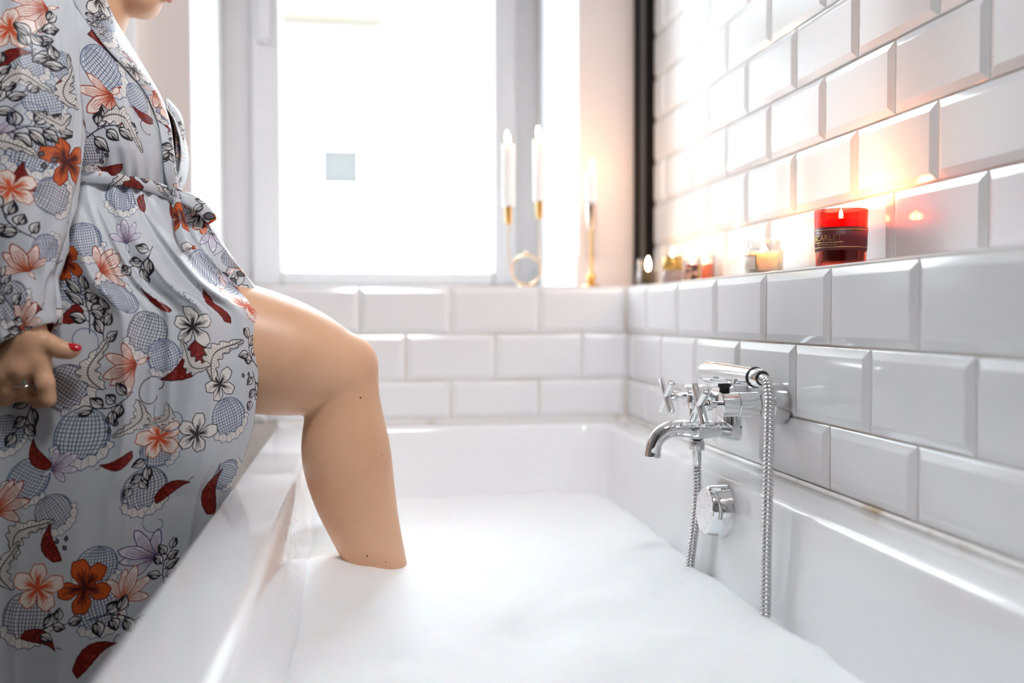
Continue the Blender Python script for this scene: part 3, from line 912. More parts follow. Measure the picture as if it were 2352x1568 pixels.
for i, (x, z0, z1) in enumerate(tops):
    c = empty('taper_candle', (x, YC, z0))
    h = z1 - z0
    tag(c, ('white taper candle burning, in front of the window, left of the two' if i == 0 else 'white taper candle burning, right of the two before the window'), 'candle', 'white taper candles')
    lathe('wax', [(0.0, 0.0), (0.0150, 0.0), (0.0147, h - 0.002), (0.0125, h), (0.004, h - 0.0015), (0.0, h - 0.0015)], M_WAX_WHITE, c, None, 28, 40)
    wick(c, h - 0.001, 0.007)
    flame(c, h + 0.003, 0.030, 0.0062, -0.12)
    glow(c, h + 0.018, 0.03)
# single candlestick in front of the painted wall
q = at(1358, 640, 2.255)
sg_ = empty('single_candlestick', (q.x, 2.255, zL))
tag(sg_, 'thin brass single candlestick with ball foot in front of the painted wall', 'candlestick')
z1 = at(1360, 522, 2.255).z - zL; z2 = at(1360, 470, 2.255).z - zL; z3 = at(1360, 398, 2.255).z - zL
lathe('foot', [(0.0, 0.0), (0.024, 0.0), (0.0255, 0.002), (0.022, 0.006), (0.006, 0.0105), (0.0, 0.0105)], M_BRASS, sg_, None, 36)
lathe('ball', [(0.0, 0.008), (0.006, 0.010), (0.0105, 0.018), (0.0115, 0.024), (0.0095, 0.031), (0.0045, 0.037), (0.0, 0.038)], M_BRASS, sg_, None, 28, 180)
lathe('stem', [(0.0, 0.036), (0.0038, 0.036), (0.0032, z1 * 0.6), (0.0038, z1), (0.0, z1)], M_BRASS, sg_, None, 16)
lathe('candle_cup', [(0.0, z1 - 0.008), (0.005, z1 - 0.006), (0.0105, z1 + 0.004), (0.0118, z2), (0.0108, z2), (0.0098, z1 + 0.006), (0.0, z1 + 0.003)], mat('silvered_brass', (0.66, 0.58, 0.48), 0.2, 1.0), sg_, None, 28)
c = empty('taper_candle', (q.x, 2.255, zL + z1 + 0.0045))
tag(c, 'short white taper candle burning in the single brass candlestick by the painted wall', 'candle', 'white taper candles')
h = z3 - z1 - 0.0045
lathe('wax', [(0.0, 0.0), (0.0092, 0.0), (0.0094, z2 - z1), (0.0148, z2 - z1 + 0.003), (0.0146, h - 0.002), (0.0125, h), (0.0, h - 0.002)], M_WAX_WHITE, c, None, 28, 40)
wick(c, h - 0.001, 0.007)
flame(c, h + 0.003, 0.030, 0.0062, 0.12)
glow(c, h + 0.018, 0.09)
# ------------------------------------------------------------------ printed robe fabric
class Sprite:
    def __init__(s, n=240):
        s.n = n
        ax = (np.arange(n) + 0.5) / n * 2 - 1
        s.x, s.y = np.meshgrid(ax, ax)
        s.rgb = np.zeros((n, n, 3), np.float32); s.a = np.zeros((n, n), np.float32)
        s.px = 2.0 / n
    def _win(s, P, pad):
        lo = np.clip(((P.min(0) - pad + 1) / s.px).astype(int), 0, s.n); hi = np.clip(((P.max(0) + pad + 1) / s.px).astype(int) + 2, 0, s.n)
        return slice(lo[1], hi[1]), slice(lo[0], hi[0])
    def _over(s, w, al, c):
        al = al.astype(np.float32)
        a0 = s.a[w]; out = al + a0 * (1 - al)
        k = np.where(out > 1e-5, al / np.maximum(out, 1e-5), 0)[..., None]
        s.rgb[w] = s.rgb[w] * (1 - k) + np.array(c, np.float32) * k
        s.a[w] = out
    def _dist(s, P, w, closed):
        x, y = s.x[w], s.y[w]
        d = np.full(x.shape, 9.0, np.float32)
        ins = np.zeros(x.shape, bool)
        Q = np.roll(P, -1, 0) if closed else P[1:]
        for (ax, ay), (bx, by) in zip(P if closed else P[:-1], Q):
            ex, ey = bx - ax, by - ay
            t = np.clip(((x - ax) * ex + (y - ay) * ey) / max(ex * ex + ey * ey, 1e-9), 0, 1)
            d = np.minimum(d, np.hypot(x - ax - t * ex, y - ay - t * ey))
            if closed:
                ins ^= ((ay > y) != (by > y)) & (x < ex * (y - ay) / (by - ay + 1e-12) + ax)
        return d, ins
    def fill(s, P, c, alpha=1.0, edge=None, ew=0.02):
        P = np.asarray(P, np.float32); w = s._win(P, 0.06)
        if s.x[w].size == 0: return
        d, ins = s._dist(P, w, True)
        sd = np.where(ins, -d, d)
        s._over(w, np.clip(0.5 - sd / s.px, 0, 1) * alpha, c)
        if edge is not None:
            s._over(w, np.clip(0.5 - (d - ew * 0.5) / s.px, 0, 1), edge)
    def line(s, P, wd, c, alpha=1.0):
        P = np.asarray(P, np.float32); w = s._win(P, 0.06)
        if s.x[w].size == 0: return
        d, _ = s._dist(P, w, False)
        s._over(w, np.clip(0.5 - (d - wd * 0.5) / s.px, 0, 1) * alpha, c)

def rot2(P, a, o=(0, 0), s=1.0):
    P = np.asarray(P, float) * s
    c, n = math.cos(a), math.sin(a)
    return np.stack([P[:, 0] * c - P[:, 1] * n + o[0], P[:, 0] * n + P[:, 1] * c + o[1]], -1)
def leaf(l, w, n=9, bend=0.0):
    t = np.linspace(0, 1, n)
    up = np.stack([t * l, w * np.sin(np.pi * t ** 0.8) + bend * t * t], -1); dn = np.stack([t * l, -w * np.sin(np.pi * t ** 0.8) + bend * t * t], -1)
    return np.concatenate([up, dn[::-1][1:-1]])
def petal(l, w, n=9, tip=0.0, wob=0.0):
    t = np.linspace(0, 1, n)
    ww = w * np.sin(np.pi * (0.12 + 0.80 * t)) ** 0.8 * (0.25 + 0.9 * t)
    ww = ww * (1 + wob * np.sin(t * 14))
    up = np.stack([t * l, ww], -1); dn = np.stack([t * l, -ww], -1)
    return np.concatenate([up, [[l * (1.04 + tip), 0]], dn[::-1]])
INK, NAVY, RUST, CREAM = (0.07, 0.06, 0.09), (0.20, 0.27, 0.42), (0.52, 0.15, 0.07), (0.83, 0.81, 0.79)
rs = np.random.RandomState(3)
def spr_ball(seed, ink=NAVY):
    s = Sprite(); r = np.random.RandomState(seed)
    th = np.linspace(0, 2 * np.pi, 34)[:-1]
    C = np.stack([0.74 * np.cos(th), 0.78 * np.sin(th)], -1)
    s.fill(C, (0.79, 0.79, 0.79), 0.75)
    for k in np.linspace(-0.92, 0.92, 13):
        y = np.linspace(-0.76, 0.76, 14) * math.sqrt(max(0.02, 1 - k * k * 0.9))
        s.line(np.stack([k * 0.72 * np.sqrt(np.clip(1 - (y / 0.80) ** 2, 0, 1)) * (1 + 0.03 * r.randn()) + 0.05 * y, y], -1), 0.020 + 0.010 * r.rand(), ink, 0.9)
        x = np.linspace(-0.72, 0.72, 14) * math.sqrt(max(0.02, 1 - k * k))
        s.line(np.stack([x, k * 0.74 + 0.10 * x * x - 0.04], -1), 0.016 + 0.010 * r.rand(), ink, 0.85)
    s.line(np.concatenate([C, C[:1]]), 0.030, ink); s.line(np.concatenate([C, C[:1]]) * 0.94, 0.014, ink, 0.7)
    # torn peel along the bottom
    t = np.linspace(-2.75, -0.2, 22)
    out = np.stack([0.90 * np.cos(t), 0.92 * np.sin(t)], -1) * (1 + 0.05 * np.sin(t * 17))[:, None]
    inn = np.stack([0.70 * np.cos(t), 0.60 * np.sin(t)], -1) * (1 + 0.10 * np.sin(t * 13 + 1))[:, None]
    s.fill(np.concatenate([out, inn[::-1]]), CREAM, 0.95, ink, 0.022)
    for k in range(1, 21, 2):
        s.line([inn[k] * 1.04, out[k] * 0.96], 0.012, ink, 0.7)
    return s
def spr_pod(seed):
    s = Sprite(); r = np.random.RandomState(seed)
    t = np.linspace(0, 1, 20)
    cx, cyv = -0.75 + 1.5 * t, 0.35 * np.sin(t * 2.6) - 0.25
    w = 0.34 * np.sin(np.pi * (0.12 + 0.86 * t)) ** 0.9 * (1.15 - 0.75 * t)
    w = w * (1 + 0.04 * np.sin(t * 40))
    P = np.concatenate([np.stack([cx, cyv + w], -1), np.stack([cx, cyv - w], -1)[::-1]])
    s.fill(P, (0.42, 0.075, 0.05), 1.0, (0.25, 0.04, 0.04), 0.035)
    for k in range(22):
        u = r.rand() * 0.8 + 0.05; i = int(u * 19)
        o = (cx[i], cyv[i] + w[i] * (r.rand() * 1.5 - 0.75))
        a = np.linspace(0, 4.5 * r.rand() + 1.5, 9)
        q = 0.03 + 0.055 * r.rand() * np.linspace(0.4, 1, 9)
        s.line(np.stack([o[0] + q * np.cos(a + r.rand() * 6), o[1] + q * np.sin(a)], -1), 0.018, (0.66, 0.24, 0.16), 0.8)
    s.line(np.stack([cx, cyv - 0.25 * w], -1)[2:18], 0.022, (0.22, 0.03, 0.04), 0.6)
    s.line([(0.72, 0.03), (0.85, 0.12), (0.95, 0.10)], 0.03, (0.25, 0.06, 0.05))
    return s
def spr_lily(ink, glowc, base, seed):
    s = Sprite(); r = np.random.RandomState(seed)
    O = np.array((-0.42, -0.12))
    s.line([(-0.95, -0.30), (-0.7, -0.24), O], 0.055, ink)
    s.fill(rot2(leaf(0.45, 0.10), math.atan2(0.18, 0.5), (-0.85, -0.28)), base, 1, ink, 0.02)
    for a, l, w, bd in ((0.95, 0.95, 0.26, 0.25), (-0.75, 0.85, 0.24, -0.25), (0.62, 1.10, 0.22, -0.1), (-0.25, 1.15, 0.25, -0.15), (0.18, 1.22, 0.28, 0.1)):
        P = petal(l, w, 10, 0.06, 0.07); P[:, 1] += bd * (P[:, 0] / l) ** 2 * 0.8
        s.fill(rot2(P, a, O), base, 1)
        for q, al in ((0.60, 0.14), (0.42, 0.28), (0.28, 0.45), (0.17, 0.5)):
            s.fill(rot2(P * [q, q * 0.9], a, O), glowc, al)
        R_ = rot2(P, a, O); s.line(np.concatenate([R_, R_[:1]]), 0.036, ink)
        for k in (-0.5, -0.15, 0.2, 0.55):
            x = np.linspace(0.05, 0.86 * l, 7)
            y = k * w * np.sin(np.pi * (0.1 + 0.8 * x / l)) * (0.3 + 0.8 * x / l) + bd * (x / l) ** 2 * 0.8
            s.line(rot2(np.stack([x, y], -1), a, O), 0.018, ink, 0.75)
    for a in (0.05, 0.25, 0.4):
        s.line(rot2([(0.1, 0), (0.5, 0.04), (0.85, 0.0)], a, O), 0.016, ink, 0.8)
    return s
def spr_hib(fillc, ink, centre, seed, dark=0.0):
    s = Sprite(); r = np.random.RandomState(seed)
    for k in range(5):
        a = k * 2 * math.pi / 5 + 0.3 + r.randn() * 0.08
        P = petal(0.88 + 0.06 * r.randn(), 0.36, 11, -0.06, 0.06)
        Q = rot2(P, a)
        s.fill(Q, fillc, 1, ink, 0.034)
        if dark:
            s.fill(rot2(P * [0.6, 0.6], a), centre, dark)
        for j in np.linspace(-0.8, 0.8, 7):
            l = 0.35 + 0.35 * r.rand()
            x = np.linspace(0.04, l, 6)
            s.line(rot2(np.stack([x, j * 0.36 * x * 0.9], -1), a), 0.020, centre, 0.75)
        s.fill(rot2(leaf(0.42, 0.07), a), centre, 0.85)
    th = np.linspace(0, 6.28, 12)[:-1]
    s.fill(np.stack([0.10 * np.cos(th), 0.10 * np.sin(th)], -1), centre, 1)
    return s
def spr_sprig(seed, nl=6):
    s = Sprite(); r = np.random.RandomState(seed)
    t = np.linspace(0, 1, 14)
    st = np.stack([-0.9 + 1.3 * t, -0.25 + 0.40 * np.sin(t * 2.2)], -1)
    s.line(st, 0.034, INK)
    for k in range(nl):
        i = int(2 + k * 11 / (nl - 1)) if nl > 1 else 6
        i = min(i, 13)
        sg = 1 if k % 2 else -1
        a = math.atan2(0.3, 1) + sg * (0.95 + 0.2 * r.randn()) if k < nl - 1 else 0.1
        l, w = 0.56 + 0.06 * r.randn(), 0.185
        o = st[i]; b0 = o + 0.12 * np.array((math.cos(a), math.sin(a)))
        s.line([o, b0], 0.024, INK)
        P = leaf(l, w, 10)
        s.fill(rot2(P, a, b0), (0.80, 0.79, 0.78), 1, INK, 0.036)
        h = P.copy(); h[:, 1] = np.where(h[:, 1] * sg > 0, h[:, 1], h[:, 1] * -0.05)
        s.fill(rot2(h * [0.97, 0.95], a, b0), INK, 0.95)
        s.fill(rot2(leaf(l * 0.5, w * 0.28), a, b0 + 0.13 * l * np.array((math.cos(a), math.sin(a))) + 0.4 * w * sg * np.array((-math.sin(a), math.cos(a)))), (0.82, 0.8, 0.78), 0.75)
        for j in (0.35, 0.6):
            s.line(rot2([(0.1 * l, 0), (0.5 * l, -sg * w * j * 0.6), (0.85 * l, -sg * w * 0.15)], a, b0), 0.014, INK, 0.8)
    return s
def spr_acanthus(seed, ink=(0.16, 0.15, 0.17)):
    s = Sprite(); r = np.random.RandomState(seed)
    t = np.linspace(0, 1, 40)
    cx = -0.85 + 1.65 * t; cyv = 0.42 * np.sin(t * 4.2) - 0.12
    s_w = 0.46 * np.sin(np.pi * (0.06 + 0.9 * t)) ** 0.7 * (1.1 - 0.5 * t)
    lob = 0.55 + 0.45 * np.abs(np.sin(t * 19))
    P = np.concatenate([np.stack([cx + 0.05 * lob, cyv + s_w * lob], -1), np.stack([cx + 0.05 * lob, cyv - s_w * np.roll(lob, 2)], -1)[::-1]])
    s.fill(P, CREAM, 1, ink, 0.026)
    s.line(np.stack([cx, cyv], -1), 0.028, ink); s.line(np.stack([cx, cyv + 0.03], -1), 0.012, ink, 0.7)
    for i in range(3, 37, 2):
        for sg in (1, -1):
            e = np.array((cx[min(i + 3, 39)], cyv[min(i + 3, 39)] + sg * s_w[i] * 0.78))
            b = np.array((cx[i], cyv[i]))
            m = (b + e) / 2 + np.array((-0.03, sg * 0.02))
            s.line([b, m, e], 0.013, ink, 0.75)
    return s
def spr_seeds():
    s = Sprite(160)
    for o, a in (((-0.45, 0.35), 1.2), ((0.25, 0.05), 0.9), ((-0.15, -0.6), 1.6)):
        s.fill(rot2(leaf(0.5, 0.17), a, o), (0.35, 0.34, 0.37), 1, INK, 0.06)
    return s
def spr_scroll(seed, c=(0.30, 0.26, 0.28)):
    s = Sprite(); r = np.random.RandomState(seed)
    a = np.linspace(0, 4.6, 26)
    q = 0.75 * np.exp(-a * 0.28)
    s.line(np.stack([q * np.cos(a), q * np.sin(a)], -1), 0.030, c)
    s.line(np.stack([0.92 * q * np.cos(a + 0.1), 0.92 * q * np.sin(a + 0.1)], -1), 0.015, c, 0.8)
    s.line([(0.75, 0), (0.72, -0.4), (0.55, -0.8)], 0.03, c)
    return s
SPR = {
    'ball': [spr_ball(1), spr_ball(2), spr_ball(5, (0.22, 0.24, 0.34))],
    'pod': [spr_pod(1), spr_pod(2), spr_pod(7)],
    'lily': [spr_lily(RUST, (0.80, 0.33, 0.13), (0.86, 0.80, 0.77), 1)],
    'paleLily': [spr_lily((0.62, 0.30, 0.22), (0.86, 0.50, 0.36), (0.88, 0.84, 0.82), 2)],
    'violetLily': [spr_lily((0.30, 0.26, 0.42), (0.72, 0.55, 0.50), (0.82, 0.80, 0.83), 3)],
    'orange': [spr_hib((0.74, 0.33, 0.12), (0.40, 0.10, 0.05), (0.28, 0.06, 0.05), 1, 0.35)],
    'peach': [spr_hib((0.88, 0.82, 0.78), (0.66, 0.34, 0.24), (0.78, 0.30, 0.16), 2, 0.18)],
    'white': [spr_hib((0.84, 0.82, 0.80), INK, (0.12, 0.10, 0.13), 3), spr_hib((0.84, 0.82, 0.80), INK, (0.12, 0.10, 0.13), 8)],
    'sprig': [spr_sprig(1), spr_sprig(2, 5), spr_sprig(5, 7)],
    'leafy': [spr_acanthus(1), spr_acanthus(4)],
    'seeds': [spr_seeds()],
    'scroll': [spr_scroll(1), spr_scroll(3, (0.34, 0.38, 0.50))],
}
PPM = 2300                                       # print pixels per metre of cloth
UW, VH = 1.0, 1.2                                # cloth covered by one repeat
CW, CH = int(UW * PPM), int(VH * PPM)
canvas = np.empty((CH, CW, 3), np.float32)
canvas[:] = (0.735, 0.748, 0.770)
def stamp(u, v, size, deg, kind, var=0, flip=False):
    """Print one motif: centre (u, v) and half size in metres of cloth, turned by deg."""
    s = SPR[kind][var % len(SPR[kind])]
    R = int(size * PPM * 1.42) + 2
    cu, cv_ = int(round(u * PPM)), int(round(v * PPM))
    ii, jj = np.mgrid[-R:R + 1, -R:R + 1]
    a = math.radians(deg)
    k = 1.0 / (size * PPM)
    X = (jj * math.cos(a) + ii * math.sin(a)) * k; Yy = (-jj * math.sin(a) + ii * math.cos(a)) * k
    if flip: Yy = -Yy
    fx = (X + 1) / s.px - 0.5; fy = (Yy + 1) / s.px - 0.5
    ok = (fx > 0) & (fx < s.n - 1.001) & (fy > 0) & (fy < s.n - 1.001)
    fx, fy = np.where(ok, fx, 0), np.where(ok, fy, 0)
    x0, y0 = fx.astype(int), fy.astype(int); tx, ty = fx - x0, fy - y0
    wgt = [(1 - tx) * (1 - ty), tx * (1 - ty), (1 - tx) * ty, tx * ty]
    idx = [(y0, x0), (y0, x0 + 1), (y0 + 1, x0), (y0 + 1, x0 + 1)]
    al = sum(w * s.a[i] for w, i in zip(wgt, idx))
    pm = sum((w * s.a[i])[..., None] * s.rgb[i] for w, i in zip(wgt, idx))
    al = np.where(ok, al, 0); pm = np.where(ok[..., None], pm, 0)
    r_ = (cv_ + ii) % CH; c_ = (cu + jj) % CW
    canvas[r_, c_] = canvas[r_, c_] * (1 - al[..., None]) + pm

def finish_print():
    img = bpy.data.images.new('robe_print', CW, CH)
    buf = np.ones((CH, CW, 4), np.float32)
    buf[..., :3] = canvas
    img.pixels.foreach_set(buf.ravel())
    img.update()
    img.pack()
    return img
# ------------------------------------------------------------------ person: one continuous body from blended limbs
def mpp(px, py, Y):
    """Metres per photo pixel at the depth of that point."""
    d = _fw + _rt * ((px - 1176) / FPX) - _up * ((py - 784) / FPX)
    return Y * 1.10 / d.y / FPX
KP = 1.10                                         # the figure stands this much further back than the tap
def place(px, py, Y): return at(px, py, Y * KP)
VOX = 0.0040
BLO = np.array((-0.74, 1.15, 0.0)); BHI = np.array((0.36, 1.94, 1.74))
BN = np.ceil((BHI - BLO) / VOX).astype(int) + 1
FLD = np.full(BN, 1.0, np.float32)
def _sub(lo, hi):
    a = np.clip(np.floor((lo - BLO) / VOX).astype(int), 0, BN - 1); b = np.clip(np.ceil((hi - BLO) / VOX).astype(int) + 1, 1, BN)
    sl = tuple(slice(int(i), int(j)) for i, j in zip(a, b))
    g = [BLO[i] + VOX * np.arange(a[i], b[i], dtype=np.float32) for i in range(3)]
    return sl, g[0][:, None, None], g[1][None, :, None], g[2][None, None, :]
def _blend(sl, d, k):
    f = FLD[sl]
    h = np.clip(k - np.abs(f - d), 0, None) / k
    FLD[sl] = np.minimum(f, d) - h * h * k * 0.25
def cone(a, ra, b, rb, k=0.012, sq=None):
    a, b = np.array(a, float), np.array(b, float)
    ra, rb = ra * KP, rb * KP
    R = max(ra, rb) + 0.03
    sl, x, y, z = _sub(np.minimum(a, b) - R, np.maximum(a, b) + R)
    v = b - a; L2 = v @ v
    px, py, pz = x - a[0], y - a[1], z - a[2]
    t = np.clip((px * v[0] + py * v[1] + pz * v[2]) / L2, 0, 1)
    d = np.sqrt((px - t * v[0]) ** 2 + (py - t * v[1]) ** 2 + (pz - t * v[2]) ** 2) - (ra + (rb - ra) * t)
    _blend(sl, d.astype(np.float32), k)
def ball_(c, r, k=0.012):
    """Ellipsoid, r = (rx, ry, rz) or one radius."""
    r = np.array(r, float) * np.ones(3) * KP; c = np.array(c, float)
    sl, x, y, z = _sub(c - r - 0.03, c + r + 0.03)
    k0 = np.sqrt(((x - c[0]) / r[0]) ** 2 + ((y - c[1]) / r[1]) ** 2 + ((z - c[2]) / r[2]) ** 2)
    k1 = np.sqrt(((x - c[0]) / r[0] ** 2) ** 2 + ((y - c[1]) / r[1] ** 2) ** 2 + ((z - c[2]) / r[2] ** 2) ** 2)
    d = np.where(k1 > 1e-6, k0 * (k0 - 1) / np.maximum(k1, 1e-6), -r.min())
    _blend(sl, d.astype(np.float32), k)
def chain(pts, k=0.02, smooth=False):
    """pts: (photo x, photo y, depth, radius in pixels)"""
    if smooth:
        A = np.array(pts, float); s_ = np.arange(len(A)); q = np.linspace(0, len(A) - 1, (len(A) - 1) * 4 + 1)
        cm = catmull([Vector(a[:3]) for a in A], 4)
        rm = catmull([Vector((a[3], 0, 0)) for a in A], 4)
        pts = [(c.x, c.y, c.z, r.x) for c, r in zip(cm, rm)]
    W = [(place(px, py, Y), r * mpp(px, py, Y) / KP) for px, py, Y, r in pts]
    for (a, ra), (b, rb) in zip(W[:-1], W[1:]):
        cone(a, ra, b, rb, k)
    return W
# torso
hipN = place(250, 770, 1.355); hipF = place(175, 770, 1.50)
cone(place(170, 690, 1.365), 0.085, place(170, 690, 1.475), 0.085, 0.03)
cone(place(165, 560, 1.385), 0.082, place(165, 560, 1.455), 0.082, 0.05)
cone(place(170, 440, 1.39), 0.080, place(170, 440, 1.45), 0.080, 0.05)
cone(place(165, 300, 1.375), 0.086, place(165, 300, 1.465), 0.086, 0.05)
cone(place(140, 170, 1.36), 0.078, place(140, 170, 1.48), 0.078, 0.05)
cone(place(70, 70, 1.29), 0.055, place(90, 70, 1.55), 0.055, 0.05)
ball_(place(285, 320, 1.36), 0.050, 0.04); ball_(place(300, 320, 1.48), 0.050, 0.04)
# near leg, stepping into the tub
chain([(300, 745, 1.355, 140), (480, 782, 1.345, 148), (640, 818, 1.335, 135), (745, 846, 1.330, 101), (787, 866, 1.330, 80)], 0.004, True)
ball_(place(812, 828, 1.328), (0.030, 0.034, 0.031), 0.016)                      # knee cap
ball_(place(836, 893, 1.328), (0.0165, 0.020, 0.017), 0.014)
leg = chain([(785, 885, 1.330, 79), (790, 955, 1.332, 86), (795, 1035, 1.335, 99), (811, 1120, 1.338, 93), (838, 1210, 1.340, 78), (868, 1295, 1.342, 64), (893, 1370, 1.345, 52), (905, 1410, 1.347, 48)], 0.004, True)
ank = leg[-1][0]
cone(ank, 0.030, ank + Vector((0.015, 0.0, -0.055)), 0.030, 0.02)
cone(ank + Vector((0.0, 0, -0.03)), 0.026, ank + Vector((0.085, 0.004, -0.135)), 0.024, 0.02)
cone(ank + Vector((0.015, 0.0, -0.06)), 0.026, ank + Vector((0.085, 0.004, -0.135)), 0.022, 0.02)
for i, (dy, ln_, r_) in enumerate(((-0.026, 0.050, .0105), (-0.012, 0.052, .0085), (0.002, 0.050, .008), (0.014, 0.046, .0075), (0.026, 0.040, .007))):
    b0 = ank + Vector((0.08, dy, -0.137)); cone(b0, r_, b0 + Vector((ln_, 0.0, -0.030)), r_ * 0.9, 0.008)
# standing leg
kn2 = Vector((hipF.x + 0.03, 1.655, 0.49)); an2 = Vector((hipF.x - 0.005, 1.66, 0.092))
cone(hipF, 0.078, kn2, 0.052, 0.03); cone(kn2, 0.050, (kn2 + an2) / 2 + Vector((-0.015, 0, 0.06)), 0.052, 0.02)
cone((kn2 + an2) / 2 + Vector((-0.015, 0, 0.06)), 0.052, an2, 0.033, 0.02)
cone(an2 + Vector((-0.02, 0, -0.055)), 0.028, an2 + Vector((0.10, 0, -0.064)), 0.020, 0.02)
cone(an2, 0.030, an2 + Vector((0.11, 0.01, -0.064)), 0.020, 0.025)
for i in range(5):
    b0 = an2 + Vector((0.095, -0.024 + 0.013 * i, -0.070)); cone(b0, 0.010 - 0.0008 * i, b0 + Vector((0.050 - 0.004 * i, 0, -0.003)), 0.009 - 0.0006 * i, 0.007)
# neck and head, looking down and forward
TILT = math.radians(-24)
HF = Vector((math.cos(TILT), 0.0, math.sin(TILT))); HU = Vector((-math.sin(TILT), 0.0, math.cos(TILT))); HS = Vector((0, 1, 0))
CHIN = place(333, 12, 1.42)
HO = CHIN + (HU * 0.108 - HF * 0.070) * KP
hp = lambda f, s, u: HO + (HF * f + HS * s + HU * u) * KP
cone(place(150, 130, 1.42), 0.066, place(195, 20, 1.42), 0.050, 0.04)
cone(place(195, 20, 1.42), 0.050, hp(-0.035, 0, -0.03), 0.052, 0.03)
ball_(hp(-0.012, 0, 0.035), (0.092, 0.074, 0.092), 0.02)
ball_(hp(0.02, 0, -0.03), (0.072, 0.062, 0.078), 0.03)
cone(hp(0.015, -0.048, -0.065), 0.016, hp(0.066, -0.012, -0.103), 0.014, 0.03); cone(hp(0.015, 0.048, -0.065), 0.016, hp(0.066, 0.012, -0.103), 0.014, 0.03)
cone(hp(0.066, -0.010, -0.104), 0.0165, hp(0.066, 0.010, -0.104), 0.0165, 0.02)
cone(hp(0.086, -0.013, -0.072), 0.0055, hp(0.090, 0.0, -0.071), 0.0065, 0.006); cone(hp(0.090, 0.0, -0.071), 0.0065, hp(0.086, 0.013, -0.072), 0.0055, 0.006)
cone(hp(0.084, -0.012, -0.084), 0.006, hp(0.088, 0.0, -0.085), 0.0075, 0.006); cone(hp(0.088, 0.0, -0.085), 0.0075, hp(0.084, 0.012, -0.084), 0.006, 0.006)
cone(hp(0.082, 0, 0.012), 0.008, hp(0.104, 0, -0.036), 0.0095, 0.012)
ball_(hp(0.094, -0.010, -0.042), 0.0075, 0.006); ball_(hp(0.094, 0.010, -0.042), 0.0075, 0.006)
for sgn in (-1, 1):
    cone(hp(0.076, sgn * 0.014, 0.022), 0.009, hp(0.066, sgn * 0.045, 0.020), 0.009, 0.015)      # brow
    ball_(hp(0.060, sgn * 0.045, -0.030), (0.022, 0.018, 0.020), 0.03)                          # cheek
    cone(hp(-0.012, sgn * 0.073, 0.018), 0.009, hp(-0.006, sgn * 0.072, -0.030), 0.007, 0.006)   # ear
# near arm and hand
cone(place(55, 75, 1.265), 0.048, place(12, 420, 1.222), 0.037, 0.03)
chain([(12, 420, 1.222, 66), (22, 600, 1.188, 56), (62, 770, 1.160, 44)], 0.02)
yh = 1.158
H = lambda px, py, dy=0.0: place(px, py, yh + dy)
for (kx, ky, dy, r0_, r1_) in ((94, 838, 0.000, .0125, .0112), (50, 850, -0.004, .0125, .0115), (14, 862, 0.000, .012, .011), (-16, 866, 0.006, .011, .010)):
    cone(H(62 + (kx - 40) * 0.28, 785), r0_, H(kx, ky, dy), r1_, 0.012)
ball_(H(46, 815, 0.004), (0.028, 0.011, 0.020), 0.014)
ball_(H(44, 846, -0.008), (0.009, 0.008, 0.009), 0.010)
ball_(H(90, 832, -0.005), (0.009, 0.008, 0.009), 0.010)
def finger(pts, k=0.0045):
    P = [H(a, b, c) for a, b, c, _ in pts]
    for i in range(len(P) - 1):
        cone(P[i], pts[i][3], P[i + 1], pts[i + 1][3], k)
finger([(92, 836, 0.000, .0112), (104, 880, -0.006, .0106), (109, 916, -0.001, .0097), (86, 921, 0.022, .0086), (68, 908, 0.034, .0076)], 0.003)
finger([(50, 850, -0.003, .0112), (56, 882, 0.004, .0098), (54, 904, 0.015, .0090), (34, 910, 0.034, .0082), (20, 898, 0.042, .0074)], 0.003)
finger([(14, 862, 0.000, .0108), (16, 896, 0.006, .0094), (13, 916, 0.016, .0087), (-6, 920, 0.033, .0080), (-18, 906, 0.040, .0072)], 0.003)
finger([(-16, 866, 0.006, .0098), (-18, 896, 0.010, .0084), (-20, 914, 0.019, .0077), (-34, 914, 0.033, .0070), (-42, 902, 0.039, .0062)], 0.003)
# thumb leaves the side of the palm near its base
finger([(92, 782, 0.004, .0125), (114, 790, -0.002, .0112), (140, 803, -0.006, .0102), (160, 806, -0.006, .0091), (173, 804, -0.006, .0070)], 0.004)
# far arm
sh2 = place(70, 75, 1.575)
el2 = Vector((sh2.x - 0.03, 1.78, 1.02)); wr2 = Vector((sh2.x + 0.06, 1.79, 0.78))
cone(sh2, 0.046, el2, 0.037, 0.03); cone(el2, 0.036, wr2, 0.024, 0.02)
for i in range(4):
    m0 = wr2 + Vector((-0.018 + 0.018 * i, 0, -0.075 - 0.004 * (i in (1, 2)))); cone(wr2, 0.014, m0, 0.010, 0.012)
    m1 = m0 + Vector((0.004, -0.006, -0.038)); m2 = m1 + Vector((0.0, -0.016, -0.026)); cone(m0, .0088, m1, .0080, 0.004); cone(m1, .0080, m2, .0066, 0.004)
tb = wr2 + Vector((0.025, -0.012, -0.030)); cone(wr2 + Vector((0.008, 0, -0.01)), 0.012, tb, 0.0105, 0.01); cone(tb, 0.0105, tb + Vector((0.022, -0.012, -0.030)), 0.0075, 0.006)

